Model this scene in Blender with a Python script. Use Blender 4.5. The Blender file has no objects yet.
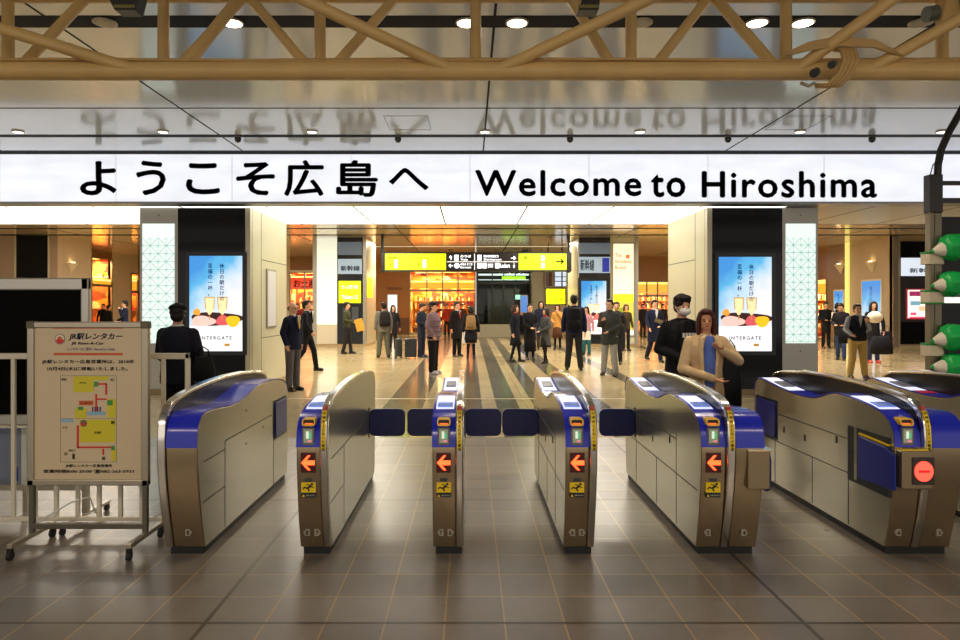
import bpy, bmesh, math, random
from mathutils import Vector, Matrix
random.seed(7)
PI = math.pi
C = bpy.context.scene.collection
DG = bpy.context.evaluated_depsgraph_get
K = 660/740                     # scale of depth
H = 1.6                         # eye height
def wx(px, Y): return (px-470)*Y/740
def wz(py, Y): return H-(py-305)*Y/740
def D(Y): return Y*K
# ------------------------------------------------------------ materials
def srgb(r, g, b):
    f = lambda c: ((c/255)/12.92 if c/255 <= .04045 else (((c/255)+.055)/1.055)**2.4)
    return (f(r), f(g), f(b), 1)
MC = {}
def mat(name, rgb=(200,200,200), rough=.5, metal=0, emit=None, strength=0, noise=0, nscale=8, bump=0, coat=0, stretch=None, alpha=None, spec=None):
    if name in MC: return MC[name]
    m = bpy.data.materials.new(name); m.use_nodes = True
    nt = m.node_tree; b = nt.nodes['Principled BSDF']
    col = srgb(*rgb)
    b.inputs['Base Color'].default_value = col
    b.inputs['Roughness'].default_value = rough
    b.inputs['Metallic'].default_value = metal
    b.inputs['Coat Weight'].default_value = coat
    if spec is not None: b.inputs['Specular IOR Level'].default_value = spec
    if emit: b.inputs['Emission Color'].default_value = srgb(*emit); b.inputs['Emission Strength'].default_value = strength
    if noise or bump:
        tc = nt.nodes.new('ShaderNodeTexCoord'); mp = nt.nodes.new('ShaderNodeMapping')
        nt.links.new(tc.outputs['Object'], mp.inputs[0])
        if stretch: mp.inputs['Scale'].default_value = stretch
        n = nt.nodes.new('ShaderNodeTexNoise'); n.inputs['Scale'].default_value = nscale; n.inputs['Detail'].default_value = 4
        nt.links.new(mp.outputs[0], n.inputs['Vector'])
        if noise:
            r = nt.nodes.new('ShaderNodeValToRGB')
            r.color_ramp.elements[0].position = .3; r.color_ramp.elements[1].position = .7
            r.color_ramp.elements[0].color = [c*(1-noise) for c in col[:3]]+[1]
            r.color_ramp.elements[1].color = [min(1, c*(1+noise*.5)) for c in col[:3]]+[1]
            nt.links.new(n.outputs[0], r.inputs[0]); nt.links.new(r.outputs[0], b.inputs['Base Color'])
        if bump:
            bp = nt.nodes.new('ShaderNodeBump'); bp.inputs['Strength'].default_value = bump; bp.inputs['Distance'].default_value = .01
            nt.links.new(n.outputs[0], bp.inputs['Height']); nt.links.new(bp.outputs[0], b.inputs['Normal'])
    MC[name] = m; return m
def emis(name, rgb, s):
    return mat(name, rgb, .4, emit=rgb, strength=s)
def glassmat():
    if 'pane_glass' in MC: return MC['pane_glass']
    m = bpy.data.materials.new('pane_glass'); m.use_nodes = True; nt = m.node_tree; nt.nodes.clear()
    o = nt.nodes.new('ShaderNodeOutputMaterial'); t = nt.nodes.new('ShaderNodeBsdfTransparent'); g = nt.nodes.new('ShaderNodeBsdfGlossy')
    t.inputs[0].default_value = (.93,.95,.93,1); g.inputs['Roughness'].default_value = .03
    x = nt.nodes.new('ShaderNodeMixShader'); f = nt.nodes.new('ShaderNodeFresnel'); f.inputs[0].default_value = 1.45
    gm = nt.nodes.new('ShaderNodeNewGeometry'); mt = nt.nodes.new('ShaderNodeMath'); mt.operation = 'SUBTRACT'; mt.use_clamp = True; nt.links.new(f.outputs[0], mt.inputs[0]); nt.links.new(gm.outputs['Backfacing'], mt.inputs[1]); nt.links.new(mt.outputs[0], x.inputs[0]); nt.links.new(t.outputs[0], x.inputs[1]); nt.links.new(g.outputs[0], x.inputs[2]); nt.links.new(x.outputs[0], o.inputs[0])
    MC['pane_glass'] = m; return m
# ------------------------------------------------------------ mesh builder
class MB:
    def __init__(s): s.v = []; s.f = []
    def add(s, vs, fs):
        n = len(s.v); s.v += [tuple(p) for p in vs]; s.f += [tuple(i+n for i in f) for f in fs]; return s
    def box(s, x0, x1, y0, y1, z0, z1):
        if x0 > x1: x0, x1 = x1, x0
        if y0 > y1: y0, y1 = y1, y0
        if z0 > z1: z0, z1 = z1, z0
        return s.add([(x,y,z) for z in (z0,z1) for y in (y0,y1) for x in (x0,x1)],
            [(0,2,3,1),(4,5,7,6),(0,1,5,4),(2,6,7,3),(0,4,6,2),(1,3,7,5)])
    def prismx(s, pr, x0, x1):          # profile of (y,z)
        n = len(pr); vs = [(x0,y,z) for y,z in pr]+[(x1,y,z) for y,z in pr]
        return s.add(vs, [tuple(range(n)), tuple(range(2*n-1, n-1, -1))]+[(i, i+n, (i+1)%n+n, (i+1)%n) for i in range(n)])
    def prismy(s, pr, y0, y1):          # profile of (x,z)
        n = len(pr); vs = [(x,y0,z) for x,z in pr]+[(x,y1,z) for x,z in pr]
        return s.add(vs, [tuple(range(n)), tuple(range(2*n-1, n-1, -1))]+[(i, i+n, (i+1)%n+n, (i+1)%n) for i in range(n)])
    def prismz(s, pr, z0, z1):
        n = len(pr); vs = [(x,y,z0) for x,y in pr]+[(x,y,z1) for x,y in pr]
        return s.add(vs, [tuple(range(n))[::-1], tuple(range(n, 2*n))]+[(i, (i+1)%n, (i+1)%n+n, i+n) for i in range(n)])
    def strip(s, pr, x0, x1, t, off=0): # open profile (y,z): a plate of thickness t lying on its outside
        nn = []
        for i in range(len(pr)):
            a = Vector(pr[max(0,i-1)]); b = Vector(pr[min(len(pr)-1,i+1)]); d = (b-a).normalized()
            nn.append(Vector((-d.y, d.x)))
        inn = [Vector(p)+n*off for p,n in zip(pr,nn)]; out = [Vector(p)+n*(off+t) for p,n in zip(pr,nn)]
        m = len(pr); vs = []
        for x in (x0,x1): vs += [(x,p.x,p.y) for p in inn]+[(x,p.x,p.y) for p in out]
        fs = []
        for i in range(m-1):
            fs += [(i,i+1,m+i+1,m+i),(2*m+i,3*m+i,3*m+i+1,2*m+i+1),(m+i,m+i+1,3*m+i+1,3*m+i),(i,2*m+i,2*m+i+1,i+1)]
        fs += [(0,m,3*m,2*m),(m-1,3*m-1,4*m-1,2*m-1)]
        return s.add(vs, fs)
    def tube(s, pts, r, n=10, sq=None):
        P = [Vector(p) for p in pts]
        R = r if isinstance(r, (list,tuple)) else [r]*len(P)
        vs = []; prev = None
        for i, p in enumerate(P):
            d = (P[min(i+1,len(P)-1)]-P[max(i-1,0)])
            if d.length < 1e-9: d = Vector((0,0,1))
            d.normalize()
            if prev is None:
                up = Vector((0,0,1)) if abs(d.z) < .9 else Vector((0,1,0))
                a = d.cross(up).normalized()
            else:
                a = (prev-d*prev.dot(d)).normalized()
            prev = a; b = d.cross(a)
            for k in range(n):
                t = 2*PI*k/n; vs.append(p+a*math.cos(t)*R[i]+b*math.sin(t)*R[i]*(sq or 1))
        m = len(P); fs = [tuple(range(n))[::-1], tuple(range((m-1)*n, m*n))]
        for i in range(m-1):
            for k in range(n):
                q = (k+1)%n; fs.append((i*n+k, i*n+q, (i+1)*n+q, (i+1)*n+k))
        return s.add(vs, fs)
    def cap(s, a, b, ra, rb, n=10):     # round-ended tapered limb
        a = Vector(a); b = Vector(b); d = (b-a).normalized()
        pts = []; rr = []
        for t in (-1,-.8,-.4): pts.append(a+d*ra*t); rr.append(max(ra*math.sqrt(1-t*t), ra*.08))
        pts += [a, b]; rr += [ra, rb]
        for t in (.4,.8,1): pts.append(b+d*rb*t); rr.append(max(rb*math.sqrt(1-t*t), rb*.08))
        return s.tube(pts, rr, n)
    def rings(s, rg, n=16):             # rings of (cx,cy,z,rx,ry)
        vs = []
        for cx,cy,z,rx,ry in rg:
            for k in range(n):
                t = 2*PI*k/n; vs.append((cx+rx*math.cos(t), cy+ry*math.sin(t), z))
        m = len(rg); fs = [tuple(range(n))[::-1], tuple(range((m-1)*n, m*n))]
        for i in range(m-1):
            for k in range(n):
                q = (k+1)%n; fs.append((i*n+k, i*n+q, (i+1)*n+q, (i+1)*n+k))
        return s.add(vs, fs)
    def ell(s, c, r, n=14, m=8, M=None, lo=-1, hi=1):
        rg = []; vs = []
        for j in range(m+1):
            z = lo+(hi-lo)*j/m; z = math.sin(z*PI/2); q = max(math.sqrt(max(0,1-z*z)), .02)
            for k in range(n):
                t = 2*PI*k/n; p = Vector((q*math.cos(t)*r[0], q*math.sin(t)*r[1], z*r[2]))
                if M: p = M @ p
                vs.append(p+Vector(c))
        fs = [tuple(range(n))[::-1], tuple(range(m*n, (m+1)*n))]
        for i in range(m):
            for k in range(n):
                q = (k+1)%n; fs.append((i*n+k, i*n+q, (i+1)*n+q, (i+1)*n+k))
        return s.add(vs, fs)
    def xf(s, M): s.v = [tuple(M @ Vector(p)) for p in s.v]; return s
    def build(s, name, m, parent=None, bevel=0, smooth=False, remesh=0, sm=0, seg=2):
        me = bpy.data.meshes.new(name); me.from_pydata(s.v, [], s.f); me.update()
        bm = bmesh.new(); bm.from_mesh(me); bmesh.ops.recalc_face_normals(bm, faces=bm.faces); bm.to_mesh(me); bm.free()
        me.materials.append(m)
        o = bpy.data.objects.new(name, me); C.objects.link(o)
        if remesh:
            r = o.modifiers.new('r', 'REMESH'); r.mode = 'VOXEL'; r.voxel_size = remesh
            if sm:
                q = o.modifiers.new('s', 'SMOOTH'); q.factor = .5; q.iterations = sm
            nm = bpy.data.meshes.new_from_object(o.evaluated_get(DG()))
            o.modifiers.clear(); old = o.data; o.data = nm; bpy.data.meshes.remove(old)
            nm.name = name
            if not nm.materials: nm.materials.append(m)
            smooth = True
        if bevel:
            b = o.modifiers.new('bevel', 'BEVEL'); b.width = bevel; b.segments = seg; b.limit_method = 'ANGLE'; b.angle_limit = .7
        if smooth:
            for p in o.data.polygons: p.use_smooth = True
        if smooth == 'auto':
            o.data.set_sharp_from_angle(angle=.6)
        if parent: o.parent = parent
        return o
def rnd(x0, x1, z0, z1, r, n=5):        # rounded rectangle outline
    P = []
    for cx, cz, a0 in ((x1-r,z1-r,0),(x0+r,z1-r,90),(x0+r,z0+r,180),(x1-r,z0+r,270)):
        for k in range(n+1):
            a = math.radians(a0+90*k/n); P.append((cx+r*math.cos(a), cz+r*math.sin(a)))
    return P
def each(name, m, parent, boxes, **k):
    return [MB().box(*b).build(name, m, parent, **k) for b in boxes]
def tag(o, label=None, cat=None, group=None, kind=None):
    if label: o['label'] = label
    if cat: o['category'] = cat
    if group: o['group'] = group
    if kind: o['kind'] = kind
    return o
def thing(name, label, cat, loc=(0,0,0), rz=0, group=None):
    o = bpy.data.objects.new(name, None); C.objects.link(o); o.empty_display_size = .1
    o.location = loc; o.rotation_euler = (0,0,rz)
    return tag(o, label, cat, group)
def struct(name, mb, m, **k):
    o = mb.build(name, m, **k); o['kind'] = 'structure'; return o
def text(s, m, parent, fit=None, loc=(0,0,0), size=.1, bold=0, depth=.002, rot=None, name='lettering', vert=False, align='CENTER', lh=1.05, sx=1, sp=1):
    """Lettering standing in the XZ plane, facing -Y; fit=(x0,x1,z0,z1) at y=loc[1]."""
    cu = bpy.data.curves.new(name, 'FONT'); cu.body = '\n'.join(s) if vert else s
    cu.size = 1; cu.space_character = sp; cu.extrude = .0; cu.align_x = align; cu.resolution_u = 3
    cu.space_line = lh
    o = bpy.data.objects.new(name, cu); C.objects.link(o)
    me = bpy.data.meshes.new_from_object(o.evaluated_get(DG()))
    bpy.data.objects.remove(o); bpy.data.curves.remove(cu)
    if bold and len(me.vertices):
        bm = bmesh.new(); bm.from_mesh(me); src = list(bm.faces)
        for dx, dy in ((bold,0),(-bold,0),(0,bold),(0,-bold)):
            r = bmesh.ops.duplicate(bm, geom=src)
            bmesh.ops.translate(bm, vec=(dx,dy,(abs(dx)*.001)), verts=[g for g in r['geom'] if isinstance(g, bmesh.types.BMVert)])
        bm.to_mesh(me); bm.free()
    xs = [v.co.x for v in me.vertices]; ys = [v.co.y for v in me.vertices]
    if not xs: return None
    if fit:
        x0,x1,z0,z1 = fit; ax = (x1-x0)/(max(xs)-min(xs)); az = (z1-z0)/(max(ys)-min(ys))
        for v in me.vertices: v.co = Vector((x0+(v.co.x-min(xs))*ax, loc[1], z0+(v.co.y-min(ys))*az))
    else:
        cy = (max(ys)+min(ys))/2
        for v in me.vertices: v.co = Vector((v.co.x*size*sx+loc[0], loc[1], (v.co.y-cy)*size+loc[2]))
    bm = bmesh.new(); bm.from_mesh(me)
    if depth:
        g = bmesh.ops.extrude_face_region(bm, geom=list(bm.faces))
        for v in [e for e in g['geom'] if isinstance(e, bmesh.types.BMVert)]: v.co.y -= depth
    bmesh.ops.recalc_face_normals(bm, faces=bm.faces)
    if rot: bmesh.ops.transform(bm, matrix=rot, verts=bm.verts)
    bm.to_mesh(me); bm.free(); me.materials.clear(); me.materials.append(m); me.name = name
    o = bpy.data.objects.new(name, me); C.objects.link(o)
    if parent: o.parent = parent
    return o
# ============================================================ SETTING
TRIM = [0]
def trim(mb, m, **k):
    TRIM[0] += 1
    return struct('trim_%d' % TRIM[0], mb, m, **k)
CZ = 4.22
def floor_mat(name, c1, c2, mortar, bw, bh, off, rough, joint=.006, big=None, mott=.18, stripes=None):
    m = bpy.data.materials.new(name); m.use_nodes = True; nt = m.node_tree; N = nt.nodes.new; L = nt.links.new
    b = nt.nodes['Principled BSDF']; g = N('ShaderNodeNewGeometry'); mp = N('ShaderNodeMapping')
    mp.inputs['Location'].default_value = (off[0], off[1], 0); L(g.outputs['Position'], mp.inputs[0])
    def brick(w, h, j):
        t = N('ShaderNodeTexBrick'); t.offset = 0; t.squash = 1
        t.inputs['Scale'].default_value = 1; t.inputs['Brick Width'].default_value = w; t.inputs['Row Height'].default_value = h
        t.inputs['Mortar Size'].default_value = j; t.inputs['Mortar Smooth'].default_value = .3; L(mp.outputs[0], t.inputs['Vector']); return t
    t = brick(bw, bh, joint)
    t.inputs['Color1'].default_value = srgb(*c1); t.inputs['Color2'].default_value = srgb(*c2); t.inputs['Mortar'].default_value = srgb(*mortar)
    n = N('ShaderNodeTexNoise'); n.inputs['Scale'].default_value = 5; n.inputs['Detail'].default_value = 6; L(g.outputs['Position'], n.inputs['Vector'])
    mx = N('ShaderNodeMix'); mx.data_type = 'RGBA'; mx.blend_type = 'MULTIPLY'; mx.inputs[0].default_value = 1
    r = N('ShaderNodeMapRange'); r.inputs[1].default_value = .3; r.inputs[2].default_value = .7; r.inputs[3].default_value = 1-mott; r.inputs[4].default_value = 1
    L(n.outputs[0], r.inputs[0]); L(t.outputs['Color'], mx.inputs[6]); L(r.outputs[0], mx.inputs[7])
    out = mx.outputs[2]
    if big:
        q = brick(*big, .013); q.inputs['Color1'].default_value = q.inputs['Color2'].default_value = (1,1,1,1); q.inputs['Mortar'].default_value = (.16,.14,.1,1)
        m2 = N('ShaderNodeMix'); m2.data_type = 'RGBA'; m2.blend_type = 'MULTIPLY'; m2.inputs[0].default_value = 1
        L(out, m2.inputs[6]); L(q.outputs['Color'], m2.inputs[7]); out = m2.outputs[2]
    L(out, b.inputs['Base Color'])
    rr = N('ShaderNodeMapRange'); rr.inputs[3].default_value = rough*.8; rr.inputs[4].default_value = rough*1.25
    L(n.outputs[0], rr.inputs[0]); L(rr.outputs[0], b.inputs['Roughness'])
    return m
M_tile = floor_mat('grey_brown_tile', (132,124,114), (112,104,95), (176,146,104), .3015, .2997, (1.333, -3.321), .3, .005, big=(3.015, 2.098))
M_cream = floor_mat('cream_polished_tile', (206,186,144), (196,175,133), (150,136,110), .9, .6, (0,0), .16, .004, mott=.08)
M_stripe = floor_mat('grey_stripe_tile', (112,105,92), (100,94,82), (84,80,70), .35, .6, (0,0), .16, .004, mott=.1)
YB = D(8.94); YE = D(42)
struct('floor', MB().box(-26,26,-7,YB,-.1,0), M_tile)
f2 = struct('floor', MB().box(-26,26,YB,YE+6,-.1,0), M_cream)
for a, b in ((-1.36,-.74),(-.12,.19),(.42,.77),(1.02,1.32),(1.75,2.2),(3.2,3.52),(6.3,6.7)):
    trim(MB().box(a, b, YB+.002, D(36), 0, .0015), M_stripe)
trim(MB().box(-26,26,D(12.58),D(12.66),.0005,.0025), mat('pale_joint', (214,198,162), .3))
# ceiling
M_ceil = mat('gloss_white_ceiling', (226,238,255), .12, noise=.04, nscale=.8, spec=.75)
M_metalceil = mat('gloss_beige_ceiling', (222,206,176), .12, metal=.25)
M_slot = mat('black_slot', (8,8,10), .6, spec=.1)
struct('ceiling', MB().box(-26,26,-7,D(16.05),CZ,CZ+.1), M_ceil)
struct('ceiling', MB().box(-26,26,D(16.05),YE+6,CZ,CZ+.1), M_metalceil)
def slot(y0, y1): trim(MB().box(-26,26,y0,y1,CZ-.004,CZ+.01), M_slot)
slot(D(6.7), D(6.98)); slot(D(11.38), D(11.55)); slot(D(12.55), D(12.72)); slot(D(9.83), D(9.86)); slot(D(25.2), D(25.5)); slot(D(27.5), D(27.9)); slot(D(2.1), D(2.4)); slot(D(-2.5), D(-2.2))
for x in (-12.1,-7.95,-3.86,.225,4.34,8.45,12.6): trim(MB().box(x-.012,x+.012,-7,D(12.7),CZ-.003,CZ+.01), M_slot)
for x in (-14.5,-10.5,-6.5,-2.5,1.6,5.7,9.8,13.9): trim(MB().box(x-.02,x+.02,D(16.05),YE,CZ-.003,CZ+.01), M_slot)
M_hair = mat('grey_line', (120,122,126), .5)
for x0 in (-1.2, 4.4):               # access hatches
    h = MB(); y0, y1 = D(10.25), D(11.05)
    h.box(x0,x0+.62,y0,y0+.008,CZ-.003,CZ).box(x0,x0+.62,y1,y1+.008,CZ-.003,CZ).box(x0,x0+.008,y0,y1,CZ-.003,CZ).box(x0+.612,x0+.62,y0,y1,CZ-.003,CZ)
    trim(h, M_hair)
# ceiling lamps
M_on = emis('lamp_disc_lit', (255,236,205), 14); M_off = mat('lamp_disc_unlit', (190,180,150), .4); M_rim = mat('lamp_rim', (215,205,185), .35)
M_on2 = emis('small_lamp_lit', (255,244,225), 2.2)
def lamp(px, Y, lit, label, r=.09):
    x = wx(px, Y) ; t = thing('ceiling_downlight', label, 'ceiling light', (x, D(Y), CZ-.006))
    rg = MB()
    rg.rings([(0,0,.002,r*1.18,r*1.18),(0,0,-.012,r*1.18,r*1.18),(0,0,-.014,r*1.0,r*1.0),(0,0,.0,r*1.0,r*1.0)], 28); rg.build('rim', M_rim, t)
    MB().rings([(0,0,-.008,r*.98,r*.98),(0,0,-.016,r*.9,r*.9)], 28).build('diffuser', (M_on2 if r < .08 else M_on) if lit else M_off, t)
    return t
lamp(105,6.84,False,'unlit round downlight beside the small black box near the left upright')
lamp(232,6.84,True,'lit round downlight in the black ceiling slot, first lit one from the left')
lamp(467,6.84,True,'lit round downlight half hidden behind an upright tube of the truss')
lamp(517,6.84,True,'lit round downlight just right of the middle ceiling seam')
lamp(641,6.84,False,'unlit round downlight behind the truss between two uprights, right of the middle')
lamp(757,6.84,True,'lit round downlight, left one of the right-hand pair in the black slot')
lamp(803,6.84,True,'lit round downlight, right one of the right-hand pair in the black slot')
lamp(921,6.84,False,'unlit round downlight below the bracket at the right end of the truss')
pl = ('farthest left','second from left','third from left','at the middle seam','third from right','second from right','farthest right')
for k, px in enumerate((18,163,312,485,640,800,942)):
    lamp(px, 11.15, True, 'small flat lamp beside the thin ceiling slot above the welcome sign, %s' % pl[k], .07)
M_dome = mat('dome_dark', (45,47,50), .15, spec=.8); M_domew = mat('dome_collar', (150,152,155), .35)
for k, px in enumerate((238,398,570,728,872)):
    t = thing('dome_camera', 'small dark dome camera under the thin ceiling slot, %s of five from the left' % ('first','second','third','fourth','fifth')[k], 'security camera', (wx(px,11.45), D(11.45), CZ-.006))
    MB().rings([(0,0,.004,.04,.04),(0,0,-.035,.045,.045)],18).build('collar', M_domew, t, smooth='auto')
    MB().ell((0,0,-.05), (.052,.052,.055), 18, 10).build('dome', M_dome, t, smooth=True)
# ------------------------------------------------------------ welcome sign
SY = D(12.75)
M_ink = mat('ink', (14,16,28), .5)
def sign_mat():
    m = bpy.data.materials.new('backlit_white'); m.use_nodes = True; nt = m.node_tree; b = nt.nodes['Principled BSDF']
    N = nt.nodes.new; L = nt.links.new
    tc = N('ShaderNodeTexCoord'); n = N('ShaderNodeTexNoise'); n.inputs['Scale'].default_value = 1.2
    mp = N('ShaderNodeMapping'); mp.inputs['Scale'].default_value = (1.1,1,4); L(tc.outputs['Object'], mp.inputs[0]); L(mp.outputs[0], n.inputs['Vector'])
    r = N('ShaderNodeMapRange'); r.inputs[1].default_value = .3; r.inputs[2].default_value = .7; r.inputs[3].default_value = .56; r.inputs[4].default_value = .68; L(n.outputs[0], r.inputs[0])
    b.inputs['Base Color'].default_value = srgb(210,212,218); b.inputs['Roughness'].default_value = .3
    b.inputs['Emission Color'].default_value = srgb(240,243,252); L(r.outputs[0], b.inputs['Emission Strength'])
    return m
t = thing('welcome_sign', 'long backlit white sign band with large black Japanese and English welcome lettering', 'sign', (0, SY, 0))
M_frame = mat('aluminium_trim', (150,152,155), .35, metal=.8)
MB().box(-20,20,.02,.3,3.38,4.19).build('light_box', mat('sign_back', (180,180,182), .5), t)
face = MB().box(-20,20,0,.02,3.385,4.195).build('sign_face', sign_mat(), t)
fr = MB().box(-20,20,-.02,.32,3.345,3.38); fr.box(-20,20,-.01,.3,4.195,4.215); fr.build('frame', M_frame, t)
sj = MB()
for x in (-8.1,-6.1,-4.1,-2.05,0,2.05,4.1,6.1,8.1): sj.box(x-.003,x+.003,-.001,.002,3.385,4.19)
sj.build('panel_joint', mat('soft_joint', (205,208,215), .5), t)
for ch, a, b, y0, y1 in (('よ',80,117,161,195.5),('う',136,166,160.5,195.5),('こ',186,220,163,194.5),('そ',236,275,162,195.5),('広',284,324,160,196.5),('島',336,378,160,197),('へ',388.5,429,168,190.5)):
    text(ch, M_ink, face, fit=(wx(a,12.75),wx(b,12.75),wz(y1,12.75),wz(y0,12.75)), loc=(0,-.001,0), bold=.022, depth=.006, name='letter')
for w, a, b, y0, y1 in (('Welcome',475,641.5,170,196.5),('to',650.5,685.5,174,197.5),('Hiroshima',701.5,877,171,198)):
    text(w, M_ink, face, fit=(wx(a,12.75),wx(b,12.75),wz(y1,12.75),wz(y0,12.75)), loc=(0,-.001,0), bold=.022, depth=.006, name='word', sp=1.12)
# luminous soffit behind the sign
SZ = 3.35; S0 = SY+.32; S1 = D(16)
M_soff = emis('soffit_lit', (255,252,240), 1.35); M_soffo = mat('soffit_unlit', (214,214,216), .35)
M_seam = mat('soffit_seam', (70,68,62), .5)
t = thing('soffit_light', 'broad luminous white soffit panels under the welcome sign between and beside the columns', 'ceiling light', (0,0,SZ))
MB().box(-20,20,S0,S1,.03,.1).build('housing', mat('soffit_body', (200,200,200), .5), t)
xs = [-19.2+i*1.545+.13 for i in range(0, 26)]
for i in range(25):
    a, b = xs[i]+.008, xs[i+1]-.008
    MB().box(a,b,S0,S1-.02,0,.03).build('panel', M_soff if (a+b)/2 < 6.0 else M_soffo, t)
MB().box(-20,20,S1-.02,S1,-.01,.1).build('edge_trim', M_frame, t)
each('seam', M_seam, t, [(x-.014,x+.014,S0,S1-.02,-.003,.03) for x in xs])
struct('wall_upper', MB().box(-20,20,S1,S1+.02,SZ+.1,CZ), mat('upper_white', (200,195,185), .5))
# ------------------------------------------------------------ columns
M_pat = emis('lattice_glow', (236,250,246), .62); M_lat = emis('lattice_lines', (170,206,194), .36)
M_black = mat('black_glass', (7,8,16), .1, spec=.25); M_clad = mat('pale_cladding', (214,210,182), .35, noise=.03, nscale=2)
M_steel = mat('column_steel', (175,172,162), .35, metal=.7); M_dark = mat('near_black', (14,14,16), .5)
M_base = mat('column_base', (176,152,112), .35)
def bar(mb, x0, z0, x1, z1, w, y0, y1):
    d = Vector((x1-x0, z1-z0)); n = Vector((-d.y, d.x)).normalized()*w/2
    mb.prismy([(x0+n.x,z0+n.y),(x1+n.x,z1+n.y),(x1-n.x,z1-n.y),(x0-n.x,z0-n.y)], y0, y1)
CF = D(13.2); CB = D(15.8)
def column(sgn, label):
    # local x measured so that pattern is on the outer side
    t = thing('column', label, 'column', (0, CF, 0))
    X = lambda a: sgn*a
    def bx(a, b, y0, y1, z0, z1): return MB().box(X(a), X(b), y0, y1, z0, z1)
    xi, xm, xo = (3.92,5.21,5.89) if sgn < 0 else (4.23,5.57,6.21)
    bx(xi+.05,xo-.02,.04,CB-CF,.1,SZ-.01).build('core', M_dark, t)
    bx(xi-.02,xo+.03,-.03,CB-CF+.02,0,.1).build('plinth', M_base, t)
    bx(xi+.09,xm,-.005,.04,.1,SZ-.03).build('black_glass_panel', M_black, t, bevel=.003)
    sides = bx(xi,xi+.05,.12,CB-CF,.1,SZ-.01); sides.build('side_cladding', M_clad, t)
    gr = MB()
    for y in (.12,.62): gr.box(X(xi-.003),X(xi+.01),y-.006,y+.006,.1,SZ-.01)
    for z in (.98, 2.45): gr.box(X(xi-.003),X(xi+.01),.62,CB-CF,z-.006,z+.006)
    gr.build('cladding_seam', mat('seam_dark', (70,68,58), .6), t)
    bx(xi-.004,xi+.09,-.01,.12,.1,SZ-.01).build('corner_trim', mat('pale_corner', (196,190,168), .3, metal=.4), t, bevel=.01)
    bx(xm,xo,-.002,.04,.1,SZ-.01).build('panel_frame', M_steel, t, bevel=.004)
    za, zb = .92, 3.05
    lpn = bx(xm+.06,xo-.05,-.012,-.002,za,zb).build('light_panel', M_pat, t)
    l = MB(); a, b = sorted((X(xm+.06), X(xo-.05))); n = 4; w = (b-a)/n; y0, y1 = -.017, -.012
    z = zb-.25; zs = [za]
    rows = int((z-za)/w)
    for j in range(rows):
        z1 = z-j*w; z0 = z1-w
        for i in range(n):
            x0 = a+i*w; x1 = x0+w; cx = (x0+x1)/2; cz = (z0+z1)/2
            if (i+j) % 2: bar(l,x0,z0,x1,z1,.011,y0,y1)
            else: bar(l,x0,z1,x1,z0,.011,y0,y1)
            bar(l,x0,z0,x1,z0,.011,y0,y1)
            if i: bar(l,x0,z0,x0,z1,.007,y0,y1)
            # asanoha inner rays
            (p, q) = ((x0,z1),(x1,z0)) if (i+j) % 2 else ((x0,z0),(x1,z1))
            bar(l,p[0],p[1],cx+(cx-p[0])*-.33,cz+(cz-p[1])*-.33,.006,y0,y1); bar(l,q[0],q[1],cx+(cx-q[0])*-.33,cz+(cz-q[1])*-.33,.006,y0,y1)
    l.build('lattice_pattern', M_lat, lpn)
    k = MB(); xc = X((xm+xo)/2)
    for z in (3.2,.78): k.prismy([(xc+.012*math.cos(i*PI/4), z+.012*math.sin(i*PI/4)) for i in range(8)], -.008, .0)
    k.build('panel_lock', M_dark, t)
    return t
column(-1, 'square black glass column with white lattice light panel, above the rental notice')
column(1, 'square black glass column with white lattice light panel, behind the masked person')
# ------------------------------------------------------------ advertising displays
def ad_mat(h):
    m = bpy.data.materials.new('advert_screen'); m.use_nodes = True; nt = m.node_tree; b = nt.nodes['Principled BSDF']; N = nt.nodes.new; L = nt.links.new
    tc = N('ShaderNodeTexCoord'); sp = N('ShaderNodeSeparateXYZ'); L(tc.outputs['Generated'], sp.inputs[0])
    n = N('ShaderNodeTexNoise'); n.inputs['Scale'].default_value = 2.2; n.inputs['Detail'].default_value = 3
    mp = N('ShaderNodeMapping'); mp.inputs['Scale'].default_value = (1,1,1.6); mp.inputs['Rotation'].default_value = (0,.6,0); L(tc.outputs['Generated'], mp.inputs[0]); L(mp.outputs[0], n.inputs['Vector'])
    def mth(op, a, c):
        q = N('ShaderNodeMath'); q.operation = op
        for i, v in enumerate((a, c)):
            if isinstance(v, (int,float)): q.inputs[i].default_value = v
            else: L(v, q.inputs[i])
        return q.outputs[0]
    u = mth('ADD', mth('MULTIPLY', sp.outputs['Z'], .9), mth('MULTIPLY', sp.outputs['X'], -.55))
    u = mth('ADD', u, mth('MULTIPLY', n.outputs[0], .55))
    r = N('ShaderNodeValToRGB'); e = r.color_ramp.elements
    e[0].position = .35; e[0].color = srgb(250,246,244); e[1].position = .98; e[1].color = srgb(60,150,225)
    x = e.new(.6); x.color = srgb(190,225,248); x = e.new(.78); x.color = srgb(90,185,235)
    L(u, r.inputs[0]); b.inputs['Base Color'].default_value = (.01,.01,.01,1); b.inputs['Roughness'].default_value = .2
    L(r.outputs[0], b.inputs['Emission Color']); b.inputs['Emission Strength'].default_value = .72
    return m
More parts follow.
